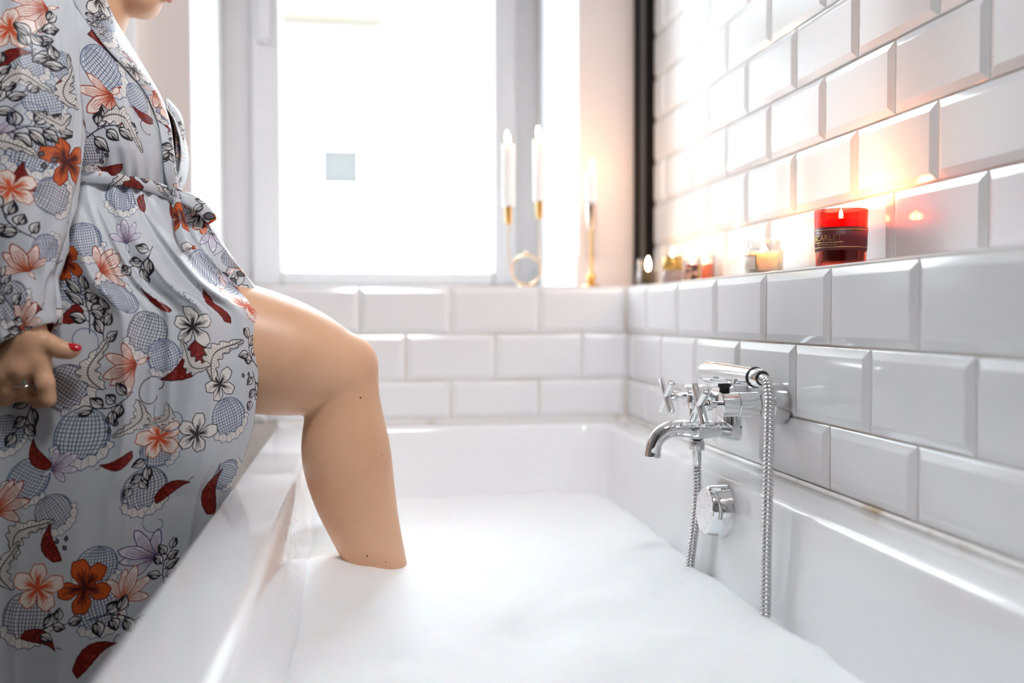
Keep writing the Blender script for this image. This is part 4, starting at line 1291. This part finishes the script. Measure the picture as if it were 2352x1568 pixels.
def surface_nets(F):
    s = F < 0
    n = np.array(F.shape) - 1
    cnt = np.zeros(n, np.int8)
    cor = [(i, j, k) for i in (0, 1) for j in (0, 1) for k in (0, 1)]
    for i, j, k in cor:
        cnt += s[i:i + n[0], j:j + n[1], k:k + n[2]]
    act = np.argwhere((cnt > 0) & (cnt < 8))
    idm = np.full(n, -1, np.int32)
    idm[act[:, 0], act[:, 1], act[:, 2]] = np.arange(len(act))
    val = np.stack([F[act[:, 0] + i, act[:, 1] + j, act[:, 2] + k] for i, j, k in cor], -1)
    acc = np.zeros((len(act), 3)); num = np.zeros(len(act))
    for a in range(8):
        for b in range(a + 1, 8):
            ca, cb = np.array(cor[a]), np.array(cor[b])
            if np.abs(ca - cb).sum() != 1: continue
            va, vb = val[:, a], val[:, b]
            m = (va < 0) != (vb < 0)
            t = np.where(m, va / np.where(m, va - vb, 1), 0)
            acc += np.where(m[:, None], ca + t[:, None] * (cb - ca), 0); num += m
    V = act + acc / num[:, None]
    faces = []
    for ax in range(3):
        o1, o2 = [e for e in range(3) if e != ax]
        sl0 = [slice(1, -1)] * 3; sl1 = [slice(1, -1)] * 3
        sl0[ax] = slice(0, -1); sl1[ax] = slice(1, None)
        a, b = s[tuple(sl0)], s[tuple(sl1)]
        e = np.argwhere(a != b)
        flip = a[e[:, 0], e[:, 1], e[:, 2]]
        p = e.copy(); p[:, o1] += 1; p[:, o2] += 1
        q = []
        for d1, d2 in ((0, 0), (1, 0), (1, 1), (0, 1)):
            c = p.copy(); c[:, o1] -= d1; c[:, o2] -= d2
            q.append(idm[c[:, 0], c[:, 1], c[:, 2]])
        q = np.stack(q, -1)
        if ax == 1: flip = ~flip
        q = np.where(flip[:, None], q, q[:, ::-1])
        faces.append(q)
    return V, np.concatenate(faces)
V, Fq = surface_nets(FLD)
V = V * VOX + BLO
del FLD
M_SKIN = mat('skin', (0.72, 0.43, 0.28), 0.42, Subsurface_Weight=0.16, Subsurface_Radius=(1.0, 0.35, 0.18), Subsurface_Scale=0.008)
add_noise_color(M_SKIN, (0.655, 0.365, 0.215), (0.75, 0.455, 0.285), 11.0, 0.3, 0.7, 6.0)
N, L, b = nodes(M_SKIN)
nz = N.new('ShaderNodeTexNoise'); nz.inputs['Scale'].default_value = 420; nz.inputs['Detail'].default_value = 3
tc = N.new('ShaderNodeTexCoord'); bp = N.new('ShaderNodeBump'); bp.inputs['Strength'].default_value = 0.10; bp.inputs['Distance'].default_value = 0.001
L.new(tc.outputs['Object'], nz.inputs['Vector']); L.new(nz.outputs['Fac'], bp.inputs['Height']); L.new(bp.outputs['Normal'], b.inputs['Normal'])
person = link('person', np_mesh('person', V, Fq), M_SKIN)
tag(person, 'woman in a pale floral robe stepping one bare leg into the bathtub', 'person')
sm = person.modifiers.new('soft', 'SMOOTH'); sm.factor = 0.5; sm.iterations = 2
M_MOLE = mat('mole', (0.22, 0.09, 0.05), 0.6)
bpy.context.view_layer.update()
_dg = bpy.context.evaluated_depsgraph_get()
_pe = person.evaluated_get(_dg)
for (px, py, r_) in ((828, 913, .0017), (843, 1277, .0016), (886, 1290, .0011), (877, 1045, .0010)):
    d = (at(px, py, 1.0) - Vector((0, 0, EYE))).normalized()
    ok, hit, nrm, _ = _pe.ray_cast(Vector((0, 0, EYE)), d)
    if ok:
        bm = bmesh.new()
        bmesh.ops.create_icosphere(bm, subdivisions=2, radius=1.0, matrix=axis_matrix(hit, nrm) @ Matrix.Diagonal((r_, r_, r_ * 0.35, 1)))
        link('mole', mesh_of(bm, 'mole', 180), M_MOLE, person)
M_NAIL = mat('red_nail_varnish', (0.55, 0.012, 0.02), 0.15)
M_LIP = mat('lip', (0.60, 0.22, 0.18), 0.4)
bm = bmesh.new()
bmesh.ops.create_uvsphere(bm, u_segments=20, v_segments=12, radius=1.0, matrix=Matrix.Translation(H(168, 797, -0.0105)) @ Matrix.Rotation(math.radians(10), 4, 'Y') @ Matrix.Rotation(math.radians(52), 4, 'X') @ Matrix.Diagonal((0.0105, 0.0058, 0.0034, 1)))
nl = link('fingernail', mesh_of(bm, 'nail', 180), M_NAIL, person)
tag(nl, 'red painted thumbnail')
M_SILVER = mat('silver', (0.85, 0.85, 0.86), 0.12, 1.0)
rc0 = (H(55, 878, 0.003)); rd = (H(56, 882, 0.004) - H(50, 850, -0.003)).normalized()
bm = bmesh.new()
T = axis_matrix(rc0, rd)
bm_sweep(bm, [T @ Vector((0.0122 * math.cos(a), 0.0122 * math.sin(a), 0)) for a in np.linspace(0, 2 * math.pi, 33)], 0.0011, 8)
rg = link('finger_ring', mesh_of(bm, 'ring', 60), M_SILVER, person)
bm = bmesh.new()
bmesh.ops.create_icosphere(bm, subdivisions=2, radius=0.0023, matrix=Matrix.Translation(rc0 + Vector((0.004, -0.0122, 0.001))))
link('stone', mesh_of(bm, 'stone', 20), mat('stone', (0.5, 0.75, 0.78), 0.02, 0.0, Transmission_Weight=0.6), rg)
# eyes and hair (above the frame, seen from other positions)
M_EYE = mat('eye_white', (0.85, 0.83, 0.80), 0.1)
M_LASH = mat('eyelash_dark', (0.03, 0.02, 0.015), 0.6)
for sgn in (-1, 1):
    bm = bmesh.new()
    bmesh.ops.create_uvsphere(bm, u_segments=16, v_segments=12, radius=0.0137, matrix=Matrix.Translation(hp(0.066, sgn * 0.031, 0.000)))
    ey = link('eye', mesh_of(bm, 'eye', 180), M_EYE, person)
    bm = bmesh.new()
    bmesh.ops.create_uvsphere(bm, u_segments=16, v_segments=8, radius=0.0064, matrix=Matrix.Translation(hp(0.0735, sgn * 0.031, -0.003)))
    link('iris', mesh_of(bm, 'iris', 180), M_LASH, ey)
bm = bmesh.new()
for z in (-0.071, -0.085):
    bm_sweep(bm, [hp(0.0865, -0.019, -0.0775), hp(0.0935, -0.009, z), hp(0.0965, 0, z - 0.0005), hp(0.0935, 0.009, z), hp(0.0865, 0.019, -0.0775)], [0.002, 0.0045, 0.005, 0.0045, 0.002], 10)
link('lips', mesh_of(bm, 'lips', 180), M_LIP, person)
M_HAIR = mat('brown_hair', (0.10, 0.05, 0.03), 0.4)
th = np.linspace(-math.pi, math.pi, 49); ph = np.linspace(-0.85, math.pi / 2, 25)
PH, THh = np.meshgrid(ph, th, indexing='ij')
face = (np.cos(THh) > 0.25) & (PH < 0.62)
rad_ = 1.0 + 0.02 * np.sin(THh * 23 + PH * 5) + 0.02 * fbm(THh * 9, PH * 7, 2, 4)
rad_ = np.where(face, 0.80, rad_)
HPt = np.zeros(PH.shape + (3,))
for i in range(3):
    c0 = HO[i] + (HF[i] * -0.020 + HU[i] * 0.036) * KP
    HPt[..., i] = c0 + rad_ * KP * (HF[i] * 0.100 * np.cos(PH) * np.cos(THh) + HS[i] * 0.085 * np.cos(PH) * np.sin(THh) + HU[i] * 0.104 * np.sin(PH))
hair = link('hair', grid_mesh('hair', HPt), M_HAIR, person)
bm = bmesh.new()
bmesh.ops.create_uvsphere(bm, u_segments=28, v_segments=18, radius=1.0, matrix=Matrix.Translation(hp(-0.118, 0, 0.052)) @ Matrix.Diagonal((0.046, 0.050, 0.048, 1)))
link('bun', mesh_of(bm, 'bun', 180), M_HAIR, hair)

# ------------------------------------------------------------------ robe
M_ROBE = bpy.data.materials.new('printed_satin')
M_ROBE.use_nodes = True
N, L, b = nodes(M_ROBE)
b.inputs['Roughness'].default_value = 0.42
b.inputs['Sheen Weight'].default_value = 0.03
b.inputs['Specular IOR Level'].default_value = 0.35
tex = N.new('ShaderNodeTexImage'); tex.extension = 'REPEAT'
L.new(tex.outputs['Color'], b.inputs['Base Color'])

YSIL = 1.36
def zpx(py, px=400, Y=YSIL): return place(px, py, Y).z
def tabx(tab, Y):
    P = [place(x, y, Y) for y, x in tab]
    z = np.array([p.z for p in P]); x = np.array([p.x for p in P]); o = np.argsort(z)
    return z[o], x[o]
# silhouettes (photo y, photo x) of the near panel's front edge and of its hidden back
FR_N = tabx([(-90, 215), (-40, 232), (0, 246), (60, 258), (110, 292), (190, 338), (240, 362), (320, 390), (390, 402), (440, 404), (470, 412), (510, 438), (560, 480), (620, 535), (655, 570), (690, 600), (760, 609), (820, 611), (880, 609), (955, 601), (1000, 589), (1040, 574), (1085, 554), (1180, 538), (1320, 520), (1568, 500), (1900, 490)], YSIL)
BK_N = tabx([(-90, 60), (-40, 10), (60, -60), (200, -100), (430, -60), (700, -120), (1000, -150), (1568, -170), (1900, -170)], 1.40)
AY_N = np.array((1, KP)) * np.array([(0.25, 0.235), (0.45, 0.225), (0.66, 0.212), (0.78, 0.205), (0.88, 0.178), (0.955, 0.150), (1.00, 0.138), (1.05, 0.150), (1.13, 0.160), (1.20, 0.165), (1.25, 0.165), (1.29, 0.15), (1.34, 0.11)])
AY_N[:, 0] = EYE + (AY_N[:, 0] - EYE) * KP
CYN = 1.405 * KP
def sec(z):
    xf = np.interp(z, *FR_N); xb = np.interp(z, *BK_N)
    ay = np.interp(z, AY_N[:, 0], AY_N[:, 1])
    return (xf + xb) / 2, (xf - xb) / 2, ay
NE = 2.6
def near_y(x, z):
    cx, ax, ay = sec(z)
    q = np.clip(np.abs((x - cx) / ax), 0, 0.999)
    return CYN - ay * (1 - q ** NE) ** (1 / NE)
ZB = zpx(425, 300, 1.28)                              # belt height
def cloth_fold(t, z):
    d = np.clip(ZB - z, 0, None); u = np.clip(z - ZB, 0, None)
    w = t * 5.0 + 0.8 * (fbm(t * 1.5, z * 2.0, 2, 3) - 0.5)
    r = 1 - np.abs(2 * vnoise(w + d * 0.9, z * 1.3 + 7, 11) - 1)
    r2 = 1 - np.abs(2 * vnoise(w * 2.1 + 5, z * 2.2 + 3, 17) - 1)
    low = np.clip(d / 0.10, 0, 1) * np.clip(1.15 - d / 0.9, 0.45, 1)
    fo = low * (0.034 * r ** 1.6 + 0.014 * r2 ** 1.4)
    fo = fo + np.clip(u / 0.05, 0, 1) * (0.011 * r + 0.009 * (1 - np.abs(2 * vnoise(t * 4 + z * 9, z * 5 - t * 2, 23) - 1)))
    gath = np.exp(-((z - ZB) / 0.045) ** 2)
    fo = fo + gath * 0.0045 * np.sin(t * 34 + 2 * np.sin(t * 7))
    return fo
def sheet(zs, t0, t1, n, frontfun, side):
    """Wrapped panel: t runs from the front edge round to the back."""
    P = np.zeros((len(zs), n, 3)); U = np.zeros((len(zs), n, 2))
    for i, z in enumerate(zs):
        te = frontfun(z)
        t = te + (t1 - te) * np.linspace(0, 1, n)
        cx, ax, ay = sec(z)
        xf_, xb_ = cx + ax, cx - ax
        ax = (xf_ - xb_) / (1 + math.cos(te) ** (2 / NE)); cx = xb_ + ax
        c, s = np.cos(t), np.sin(t)
        x = cx + ax * np.sign(c) * np.abs(c) ** (2 / NE); y = CYN + side * ay * np.abs(s) ** (2 / NE) * np.sign(s)
        nx, ny = c / ax, side * s / ay
        ln = np.hypot(nx, ny); nx, ny = nx / ln, ny / ln
        f = cloth_fold(np.where(side < 0, t, t + 20), z)
        damp = np.clip((t - te) / 0.5, 0.15, 1)
        x = x + nx * f * damp * 0.35 * (np.abs(s) ** 1.0); y = y + ny * f * damp
        P[i, :, 0], P[i, :, 1], P[i, :, 2] = x, y, z
        arc = np.concatenate([[0], np.cumsum(np.hypot(np.diff(x), np.diff(y)))])
        ref = np.interp(math.pi / 2, t, arc)
        U[i, :, 0] = 0.40 - (arc - ref) if side < 0 else 0.9 + (arc - ref)
        U[i, :, 1] = z - 0.2
    return P, U
rad = math.radians
ZT_N, ZM_N = zpx(-86), 0.30
zs = np.concatenate([np.linspace(ZM_N, 0.80, 170), np.linspace(0.80, ZT_N, 230)[1:]])
zl0, zl1 = zpx(640), zpx(730)
def fe_near(z):
    k = np.clip((zl0 - z) / (zl0 - zl1), 0, 1); k = k * k * (3 - 2 * k)
    return rad(10) + (rad(40) - rad(10)) * k
Pn, Un = sheet(zs, 0, rad(200), 300, fe_near, -1)
robe = link('robe', grid_mesh('robe', Pn, Un / np.array((UW, VH))), M_ROBE, person)
tag(robe, 'pale grey satin robe printed with dark leaves, hatched fruit and orange flowers')
def thick(o, t=0.0012, off=-1):
    md = o.modifiers.new('cloth', 'SOLIDIFY'); md.thickness = t; md.offset = off
thick(robe, 0.0012, 0)
# far panel: its front stands further out at the bust
FR_KEEP = FR_N
FR_N = tabx([(-90, 190), (0, 235), (110, 300), (190, 350), (235, 378), (260, 398), (300, 425), (340, 437), (370, 440), (410, 436), (440, 424), (470, 425), (560, 470), (620, 520), (690, 560), (760, 540), (900, 500), (1085, 470), (1320, 450), (1900, 440)], 1.47)
def fe_far(z):
    k = np.clip((zl0 + 0.02 - z) / 0.07, 0, 1)
    return rad(-4) + (rad(52) + rad(4)) * k
def sheet_far(zs):
    return sheet(zs, 0, rad(165), 160, fe_far, 1)
Pf, Uf = sheet_far(np.linspace(ZM_N, ZT_N, 220))
fp = link('far_panel', grid_mesh('far_panel', Pf, Uf / np.array((UW, VH))), M_ROBE, robe)
thick(fp, 0.0012, 0)
FR_N = FR_KEEP

def strip(name, Lp, Rp, bulge, n=14, uv0=(0.1, 0.3), parent=None, per=8, wave=0.0):
    """Cloth band between two edges given as 3-D points."""
    A, B = catmull(Lp, per), catmull(Rp, per)
    m = len(A)
    P = np.zeros((m, n, 3)); U = np.zeros((m, n, 2))
    s = 0.0
    for i in range(m):
        a, b2 = A[i], B[i]
        if i: s += ((A[i] - A[i - 1]).length + (B[i] - B[i - 1]).length) / 2
        w = (b2 - a)
        tl = (A[min(i + 1, m - 1)] - A[max(i - 1, 0)]).normalized()
        nrm = w.cross(tl).normalized()
        if nrm.y > 0: nrm = -nrm
        for j in range(n):
            q = j / (n - 1)
            h = bulge * math.sin(math.pi * q) + wave * math.sin(q * 9 + i * 0.12) * math.sin(math.pi * q)
            p = a + w * q + nrm * h
            P[i, j] = p; U[i, j] = (uv0[0] + w.length * q, uv0[1] - s)
    o = link(name, grid_mesh(name, P, U / np.array((UW, VH))), M_ROBE, parent)
    thick(o, 0.0016, 0)
    return o
def on_near(px, py, lift=0.004):
    y = 1.4
    for _ in range(8):
        p = at(px, py, y)
        y = float(near_y(p.x, p.z))
    return at(px, py, y - lift)
Lp = [(140, -84), (172, 10), (236, 100), (298, 168), (334, 214), (360, 272), (371, 330), (378, 395), (388, 440)]
Rp = [(222, -84), (252, 20), (302, 108), (348, 184), (374, 234), (391, 290), (398, 340), (404, 398), (408, 440)]
Lw = [on_near(*p, lift=0.016) for p in Lp]; Rw = []
for (px, py) in Rp:
    q = on_near(px - 14, py, 0.0); Rw.append(at(px, py, q.y + 0.012))
strip('collar', Lw, Rw, 0.007, 16, (0.668, 1.15), robe)
# far lapel edge seen across the opening
Lf = [place(x, y, 1.395) for x, y in ((372, 232), (392, 262), (402, 300), (404, 350), (402, 400), (404, 440))]
Rf = [place(x, y, 1.425) for x, y in ((384, 228), (412, 258), (424, 300), (424, 350), (418, 400), (412, 440))]
strip('far_collar', Lf, Rf, 0.004, 10, (0.012, 0.9), robe)
# edge band that falls from the knot over the lap
Lb = [(404, 466), (424, 515), (452, 560), (488, 606), (530, 645), (572, 690)]
Rb = [(428, 448), (470, 497), (503, 545), (534, 592), (562, 630), (592, 668)]
Lw = [on_near(min(x, 565), y, 0.010) for x, y in Lb]
Rw = [place(x, y, 1.345) for x, y in Rb]
strip('edge_band', Lw, Rw, 0.010, 16, (0.012, 0.62), robe, wave=0.003)
# belt round the waist
BLT = [(-60, 372), (60, 385), (165, 402), (240, 409), (300, 417), (350, 430), (402, 449)]
bx = np.array([on_near(x, y).x for x, y in BLT]); bz = np.array([on_near(x, y).z for x, y in BLT])
na = 160
bt = np.linspace(0, 2 * math.pi, na)
P = np.zeros((na, 8, 3)); U = np.zeros((na, 8, 2)); arc = 0
for i, a in enumerate(bt):
    cx, ax, ay = sec(ZB)
    c, s = math.cos(a), math.sin(a)
    x = cx + (ax + 0.005) * np.sign(c) * abs(c) ** (2 / NE); y = CYN - (ay + 0.006) * np.sign(s) * abs(s) ** (2 / NE)
    z = float(np.interp(x, bx, bz))
    if i: arc += math.hypot(x - px_, y - py_)
    px_, py_ = x, y
    for j in range(8):
        q = j / 7 - 0.5
        hgt = 0.0175 * (1 + 0.10 * math.sin(a * 5))
        o_ = 0.0022 * math.cos(q * math.pi)
        P[i, j] = (x + c * o_, y - s * o_, z + q * hgt)
        U[i, j] = (0.965 + q * hgt, arc)
belt = link('belt', grid_mesh('belt', P, U / np.array((UW, VH))), M_ROBE, robe)
thick(belt, 0.0025, 0)
# knot, bow loop and tails
kc = on_near(403, 450, 0.010)
bm = bmesh.new()
bmesh.ops.create_uvsphere(bm, u_segments=24, v_segments=16, radius=1.0, matrix=Matrix.Translation(kc) @ Matrix.Rotation(rad(-50), 4, 'Y') @ Matrix.Diagonal((0.013, 0.011, 0.009, 1)))
me = mesh_of(bm, 'knot', 180)
uvl = me.uv_layers.new(name='UVMap')
for lp in me.loops:
    co = me.vertices[lp.vertex_index].co
    uvl.data[lp.index].uv = (0.97 + (co.x - kc.x), 0.3 + (co.z - kc.z))
link('knot', me, M_ROBE, robe)
strip('bow_loop', [place(*p) for p in ((405, 462, 1.31), (425, 470, 1.305), (450, 486, 1.31), (470, 506, 1.32), (478, 516, 1.325))], [place(*p) for p in ((408, 446, 1.32), (436, 447, 1.33), (466, 466, 1.34), (486, 490, 1.345), (487, 503, 1.345))], 0.010, 12, (0.945, 0.4), robe)
strip('belt_tail', [place(*p) for p in ((398, 455, 1.29), (398, 500, 1.285), (404, 545, 1.27), (418, 580, 1.262))], [place(*p) for p in ((412, 457, 1.29), (425, 500, 1.285), (438, 540, 1.27), (450, 572, 1.262))], 0.004, 8, (0.945, 0.75), robe)

# sleeves
def sleeve(name, path, par, uv0, flat, ref, tilt_end=0.0, seed=0, zc=0.0):
    C = catmull([p for p, _ in path], 14)
    m = len(C); R_ = np.interp(np.linspace(0, 1, m), np.linspace(0, 1, len(path)), [r for _, r in path])
    n = 120
    P = np.zeros((m, n, 3)); U = np.zeros((m, n, 2)); s = 0
    a = np.linspace(0, 2 * math.pi, n)
    for i in range(m):
        t = (C[min(i + 1, m - 1)] - C[max(i - 1, 0)]).normalized()
        e1 = Vector((1, 0, 0)); e1 = (e1 - t * e1.dot(t)).normalized(); e2 = t.cross(e1)
        if i: s += (C[i] - C[i - 1]).length
        k = i / (m - 1)
        fo = 0.010 * (1 - np.abs(2 * vnoise(a * 2.2 + seed + s * 3, s * 7 + a * 0.8, 31 + seed) - 1)) + 0.006 * (1 - np.abs(2 * vnoise(a * 4 + 9, s * 16 - a * 1.6, 37 + seed) - 1))
        fo[-1] = fo[0]
        fo = fo * (0.6 + 0.8 * k) - 0.006
        gather = math.exp(-((k - 0.90) / 0.05) ** 2) * 0.004
        for j in range(n):
            d = e1 * math.cos(a[j]) + e2 * (math.sin(a[j]) * flat)
            rr2 = R_[i] + fo[j] - gather * (1 + 0.6 * math.sin(a[j] * 11))
            p = C[i] + d * rr2
            if tilt_end: p = p + t * (tilt_end * k ** 4 * math.cos(a[j]))
            P[i, j] = p
        U[i, :, 0] = uv0[0] - (a - ref) * 0.062
        U[i, :, 1] = uv0[1] - s
    o = link(name, grid_mesh(name, P, U / np.array((UW, VH))), M_ROBE, robe)
    thick(o, 0.0012, 0)
    return P, U
def spx(px, py, Y, r): return (place(px, py, Y), r * mpp(px, py, Y))
# angle pi/2 or 3pi/2 faces the camera; found from the sign of e2
Ps, Us = sleeve('sleeve', [spx(62, -60, 1.275, 92), spx(50, 20, 1.26, 112), spx(44, 110, 1.24, 122), spx(44, 250, 1.225, 130), spx(34, 400, 1.21, 128), spx(14, 540, 1.192, 122), spx(14, 650, 1.178, 98), spx(38, 728, 1.166, 80), spx(50, 782, 1.160, 64)], robe, (0.84, 1.15), 0.62, math.pi / 2, -0.012, 1)
p2 = [(sh2 + Vector((0.0, -0.03, 0.06)), 0.060), (sh2 + Vector((0, 0, -0.04)), 0.072), ((sh2 + el2) / 2, 0.077), (el2, 0.074), ((el2 + wr2) / 2, 0.058), (wr2 + Vector((0, 0, 0.012)), 0.040)]
Pq, Uq = sleeve('sleeve', p2, robe, (0.30, 1.1), 0.7, math.pi / 2, 0.0, 5)
# ------------------------------------------------------------------ the print itself: motifs placed on the cloth (u, v in metres)
rp = np.random.RandomState(11)
kinds = ['ball', 'pod', 'lily', 'paleLily', 'violetLily', 'orange', 'peach', 'white', 'sprig', 'leafy', 'seeds', 'scroll', 'sprig', 'leafy']
PRINT = [
    (0.5135, 0.9778, 0.0433, 45, 'ball', 0), (0.5636, 0.9457, 0.0303, 30, 'ball', 1), (0.458, 0.8642, 0.0316, 5, 'ball', 2), (0.5001, 0.8025, 0.0311, -10, 'ball', 0), (0.4485, 0.7383, 0.0336, 10, 'ball', 1),
    (0.3978, 0.679, 0.0372, 5, 'ball', 0), (0.4676, 0.6667, 0.0306, 170, 'ball', 1), (0.4884, 0.6148, 0.0388, -15, 'ball', 2), (0.5123, 0.5852, 0.0308, 20, 'ball', 0), (0.3848, 0.5467, 0.0405, 60, 'ball', 2),
    (0.4095, 0.4846, 0.047, 0, 'ball', 1), (0.6067, 0.4994, 0.0362, 20, 'ball', 0), (0.5037, 0.4107, 0.0386, 15, 'ball', 2), (0.3527, 0.4284, 0.0378, -20, 'ball', 1), (0.3955, 0.387, 0.0325, 40, 'ball', 2),
    (0.4567, 0.316, 0.0352, 0, 'ball', 0), (0.6545, 0.7062, 0.0374, -40, 'ball', 0), (0.619, 0.4195, 0.0282, 70, 'ball', 1), (0.5118, 0.4639, 0.0307, 100, 'ball', 0), (0.4658, 0.2598, 0.0393, 20, 'ball', 1),
    (0.3741, 0.2538, 0.0428, 0, 'ball', 2), (0.3107, 0.4876, 0.0325, 0, 'ball', 0), (0.5268, 1.0148, 0.0338, -45, 'pod', 0), (0.563, 0.9235, 0.026, 150, 'pod', 1), (0.4874, 0.842, 0.0238, 175, 'pod', 2),
    (0.5141, 0.6593, 0.0229, 110, 'pod', 0), (0.6084, 0.6543, 0.0307, 75, 'pod', 1), (0.5405, 0.5734, 0.0484, 215, 'pod', 2), (0.4595, 0.4491, 0.0275, 190, 'pod', 0), (0.5396, 0.4107, 0.0296, 20, 'pod', 1),
    (0.5998, 0.3988, 0.0404, 80, 'pod', 2), (0.3584, 0.4609, 0.0312, 120, 'pod', 0), (0.3787, 0.6395, 0.0304, 190, 'pod', 1), (0.5914, 0.7877, 0.0222, 85, 'pod', 2), (0.3955, 0.3485, 0.0325, 100, 'pod', 0),
    (0.4627, 0.2036, 0.0393, 30, 'pod', 1), (0.3956, 0.2272, 0.0324, -30, 'pod', 2), (0.5334, 0.8, 0.0186, 60, 'pod', 0), (0.4999, 0.9333, 0.0389, 200, 'lily', 0), (0.4592, 0.5704, 0.0365, 185, 'lily', 0),
    (0.4746, 0.7062, 0.0324, 20, 'lily', 0), (0.5061, 0.7482, 0.0261, 90, 'violetLily', 0), (0.665, 0.6519, 0.0317, 0, 'peach', 0), (0.5103, 0.4787, 0.0348, 20, 'peach', 0), (0.3897, 0.4491, 0.026, 20, 'violetLily', 0),
    (0.5145, 0.3249, 0.0387, 150, 'violetLily', 0), (0.4973, 0.2834, 0.0344, 60, 'paleLily', 0), (0.4113, 0.7111, 0.0321, 10, 'orange', 0), (0.445, 0.2923, 0.039, 30, 'orange', 0), (0.5515, 0.6247, 0.0312, 0, 'white', 0),
    (0.5909, 0.5467, 0.0289, 30, 'white', 1), (0.5587, 0.4817, 0.0311, 60, 'white', 0), (0.3857, 0.2923, 0.0389, 0, 'peach', 0), (0.3278, 0.4018, 0.0365, 40, 'lily', 0), (0.7623, 0.6938, 0.0262, 200, 'violetLily', 0),
    (0.723, 0.7309, 0.0231, 0, 'paleLily', 0), (0.5008, 0.8938, 0.0432, 5, 'sprig', 0), (0.5251, 0.7136, 0.0381, 200, 'sprig', 1), (0.416, 0.6543, 0.0411, 60, 'sprig', 2), (0.646, 0.5911, 0.0328, 100, 'sprig', 0),
    (0.6459, 0.5349, 0.0285, 250, 'sprig', 1), (0.4379, 0.526, 0.038, 190, 'sprig', 0), (0.4916, 0.4314, 0.0318, 240, 'sprig', 1), (0.5466, 0.313, 0.0311, 70, 'sprig', 2), (0.4915, 0.245, 0.0409, -20, 'sprig', 0),
    (0.3302, 0.5083, 0.0391, 240, 'sprig', 1), (0.4307, 0.6296, 0.0356, 70, 'sprig', 1), (0.7313, 0.7136, 0.0259, -50, 'sprig', 2), (0.4135, 0.242, 0.0337, 10, 'sprig', 1), (0.5211, 0.9012, 0.0394, -20, 'leafy', 0),
    (0.5936, 0.5852, 0.0428, 60, 'leafy', 1), (0.4187, 0.5763, 0.0393, 100, 'leafy', 0), (0.4731, 0.5024, 0.0329, 250, 'leafy', 1), (0.5499, 0.5822, 0.0296, 150, 'leafy', 0), (0.3636, 0.3604, 0.039, 60, 'leafy', 1),
    (0.5115, 0.5053, 0.0241, 240, 'leafy', 0), (0.6092, 0.8938, 0.0329, 260, 'leafy', 1), (0.3423, 0.3189, 0.0365, 100, 'leafy', 0), (0.479, 0.8568, 0.0139, 0, 'seeds', 0), (0.4445, 0.4964, 0.0157, 0, 'seeds', 0),
    (0.637, 0.5527, 0.0127, 30, 'seeds', 0), (0.4136, 0.3485, 0.0143, 40, 'seeds', 0), (0.5631, 0.9037, 0.0289, 30, 'scroll', 0), (0.5269, 0.5053, 0.0321, 200, 'scroll', 1), (0.4959, 0.5349, 0.0333, 90, 'scroll', 0),
    (0.5694, 0.6593, 0.023, 0, 'scroll', 1), (0.5266, 0.3663, 0.0241, 180, 'scroll', 1), (0.3828, 0.6543, 0.0265, 60, 'scroll', 0), (0.3953, 0.6074, 0.0303, 10, 'scroll', 1), (0.8785, 0.9406, 0.0326, 20, 'ball', 1),
    (0.8686, 0.8699, 0.036, -10, 'ball', 0), (0.9014, 0.8203, 0.0337, 80, 'ball', 2), (0.9014, 0.7445, 0.0282, 100, 'ball', 0), (0.8457, 0.6712, 0.035, 20, 'ball', 2), (0.8588, 0.9851, 0.0299, 30, 'ball', 1),
    (0.9014, 0.9914, 0.0265, 30, 'ball', 0), (0.8457, 0.9977, 0.0285, 20, 'pod', 0), (0.8621, 0.8388, 0.0255, 100, 'pod', 1), (0.8981, 0.9659, 0.0198, 60, 'pod', 2), (0.8719, 0.65, 0.0314, 10, 'pod', 0),
    (0.8686, 1.0612, 0.0345, 190, 'lily', 0), (0.8425, 1.0325, 0.0326, 0, 'peach', 0), (0.8523, 0.8203, 0.0317, 20, 'peach', 0), (0.9112, 0.8699, 0.0381, 90, 'orange', 0), (0.8719, 0.7183, 0.0353, 100, 'lily', 0),
    (0.8621, 0.6457, 0.0288, 20, 'lily', 0), (0.8392, 0.8956, 0.023, 30, 'violetLily', 0), (0.8752, 1.0271, 0.0395, 60, 'sprig', 0), (0.8916, 1.0039, 0.037, 130, 'sprig', 1), (0.8752, 0.902, 0.0401, 0, 'sprig', 2),
    (0.8588, 0.7795, 0.0378, 120, 'sprig', 0), (0.8457, 0.9406, 0.0347, 30, 'sprig', 1), (0.8425, 0.6311, 0.0312, 200, 'sprig', 2), (0.8457, 0.6879, 0.0313, 80, 'sprig', 0), (0.8326, 0.9723, 0.0323, 80, 'sprig', 2),
    (0.9079, 0.9659, 0.0332, 110, 'leafy', 0), (0.8425, 0.8763, 0.0357, 20, 'leafy', 1), (0.8916, 0.9215, 0.0261, 200, 'leafy', 0), (0.8588, 0.9659, 0.0298, 10, 'leafy', 1), (0.885, 0.8637, 0.0168, 0, 'seeds', 0),
    (0.8883, 0.8891, 0.0234, 0, 'scroll', 0), (0.8588, 0.915, 0.0295, 90, 'scroll', 1),
]
def scatter(u0, u1, v0, v1, n):
    for i in range(n):
        kd = kinds[rp.randint(len(kinds))]
        stamp(rp.uniform(u0, u1), v0 + (v1 - v0) * (i + rp.rand()) / n, rp.uniform(0.020, 0.032), rp.uniform(0, 360), kd, rp.randint(3))
scatter(0.68, 0.715, 0.02, 1.18, 110)
scatter(0.955, 1.055, 0.02, 1.18, 170)
scatter(0.10, 0.70, 1.13, 1.20, 20)
for k in range(4):
    scatter(0.74 + 0.055 * k, 0.78 + 0.055 * k, 0.02, 0.60, 17)
for (u, v, sz, dg, kd, vr_) in PRINT:
    stamp(u, v, sz, dg, kd, vr_)
tex.image = finish_print()
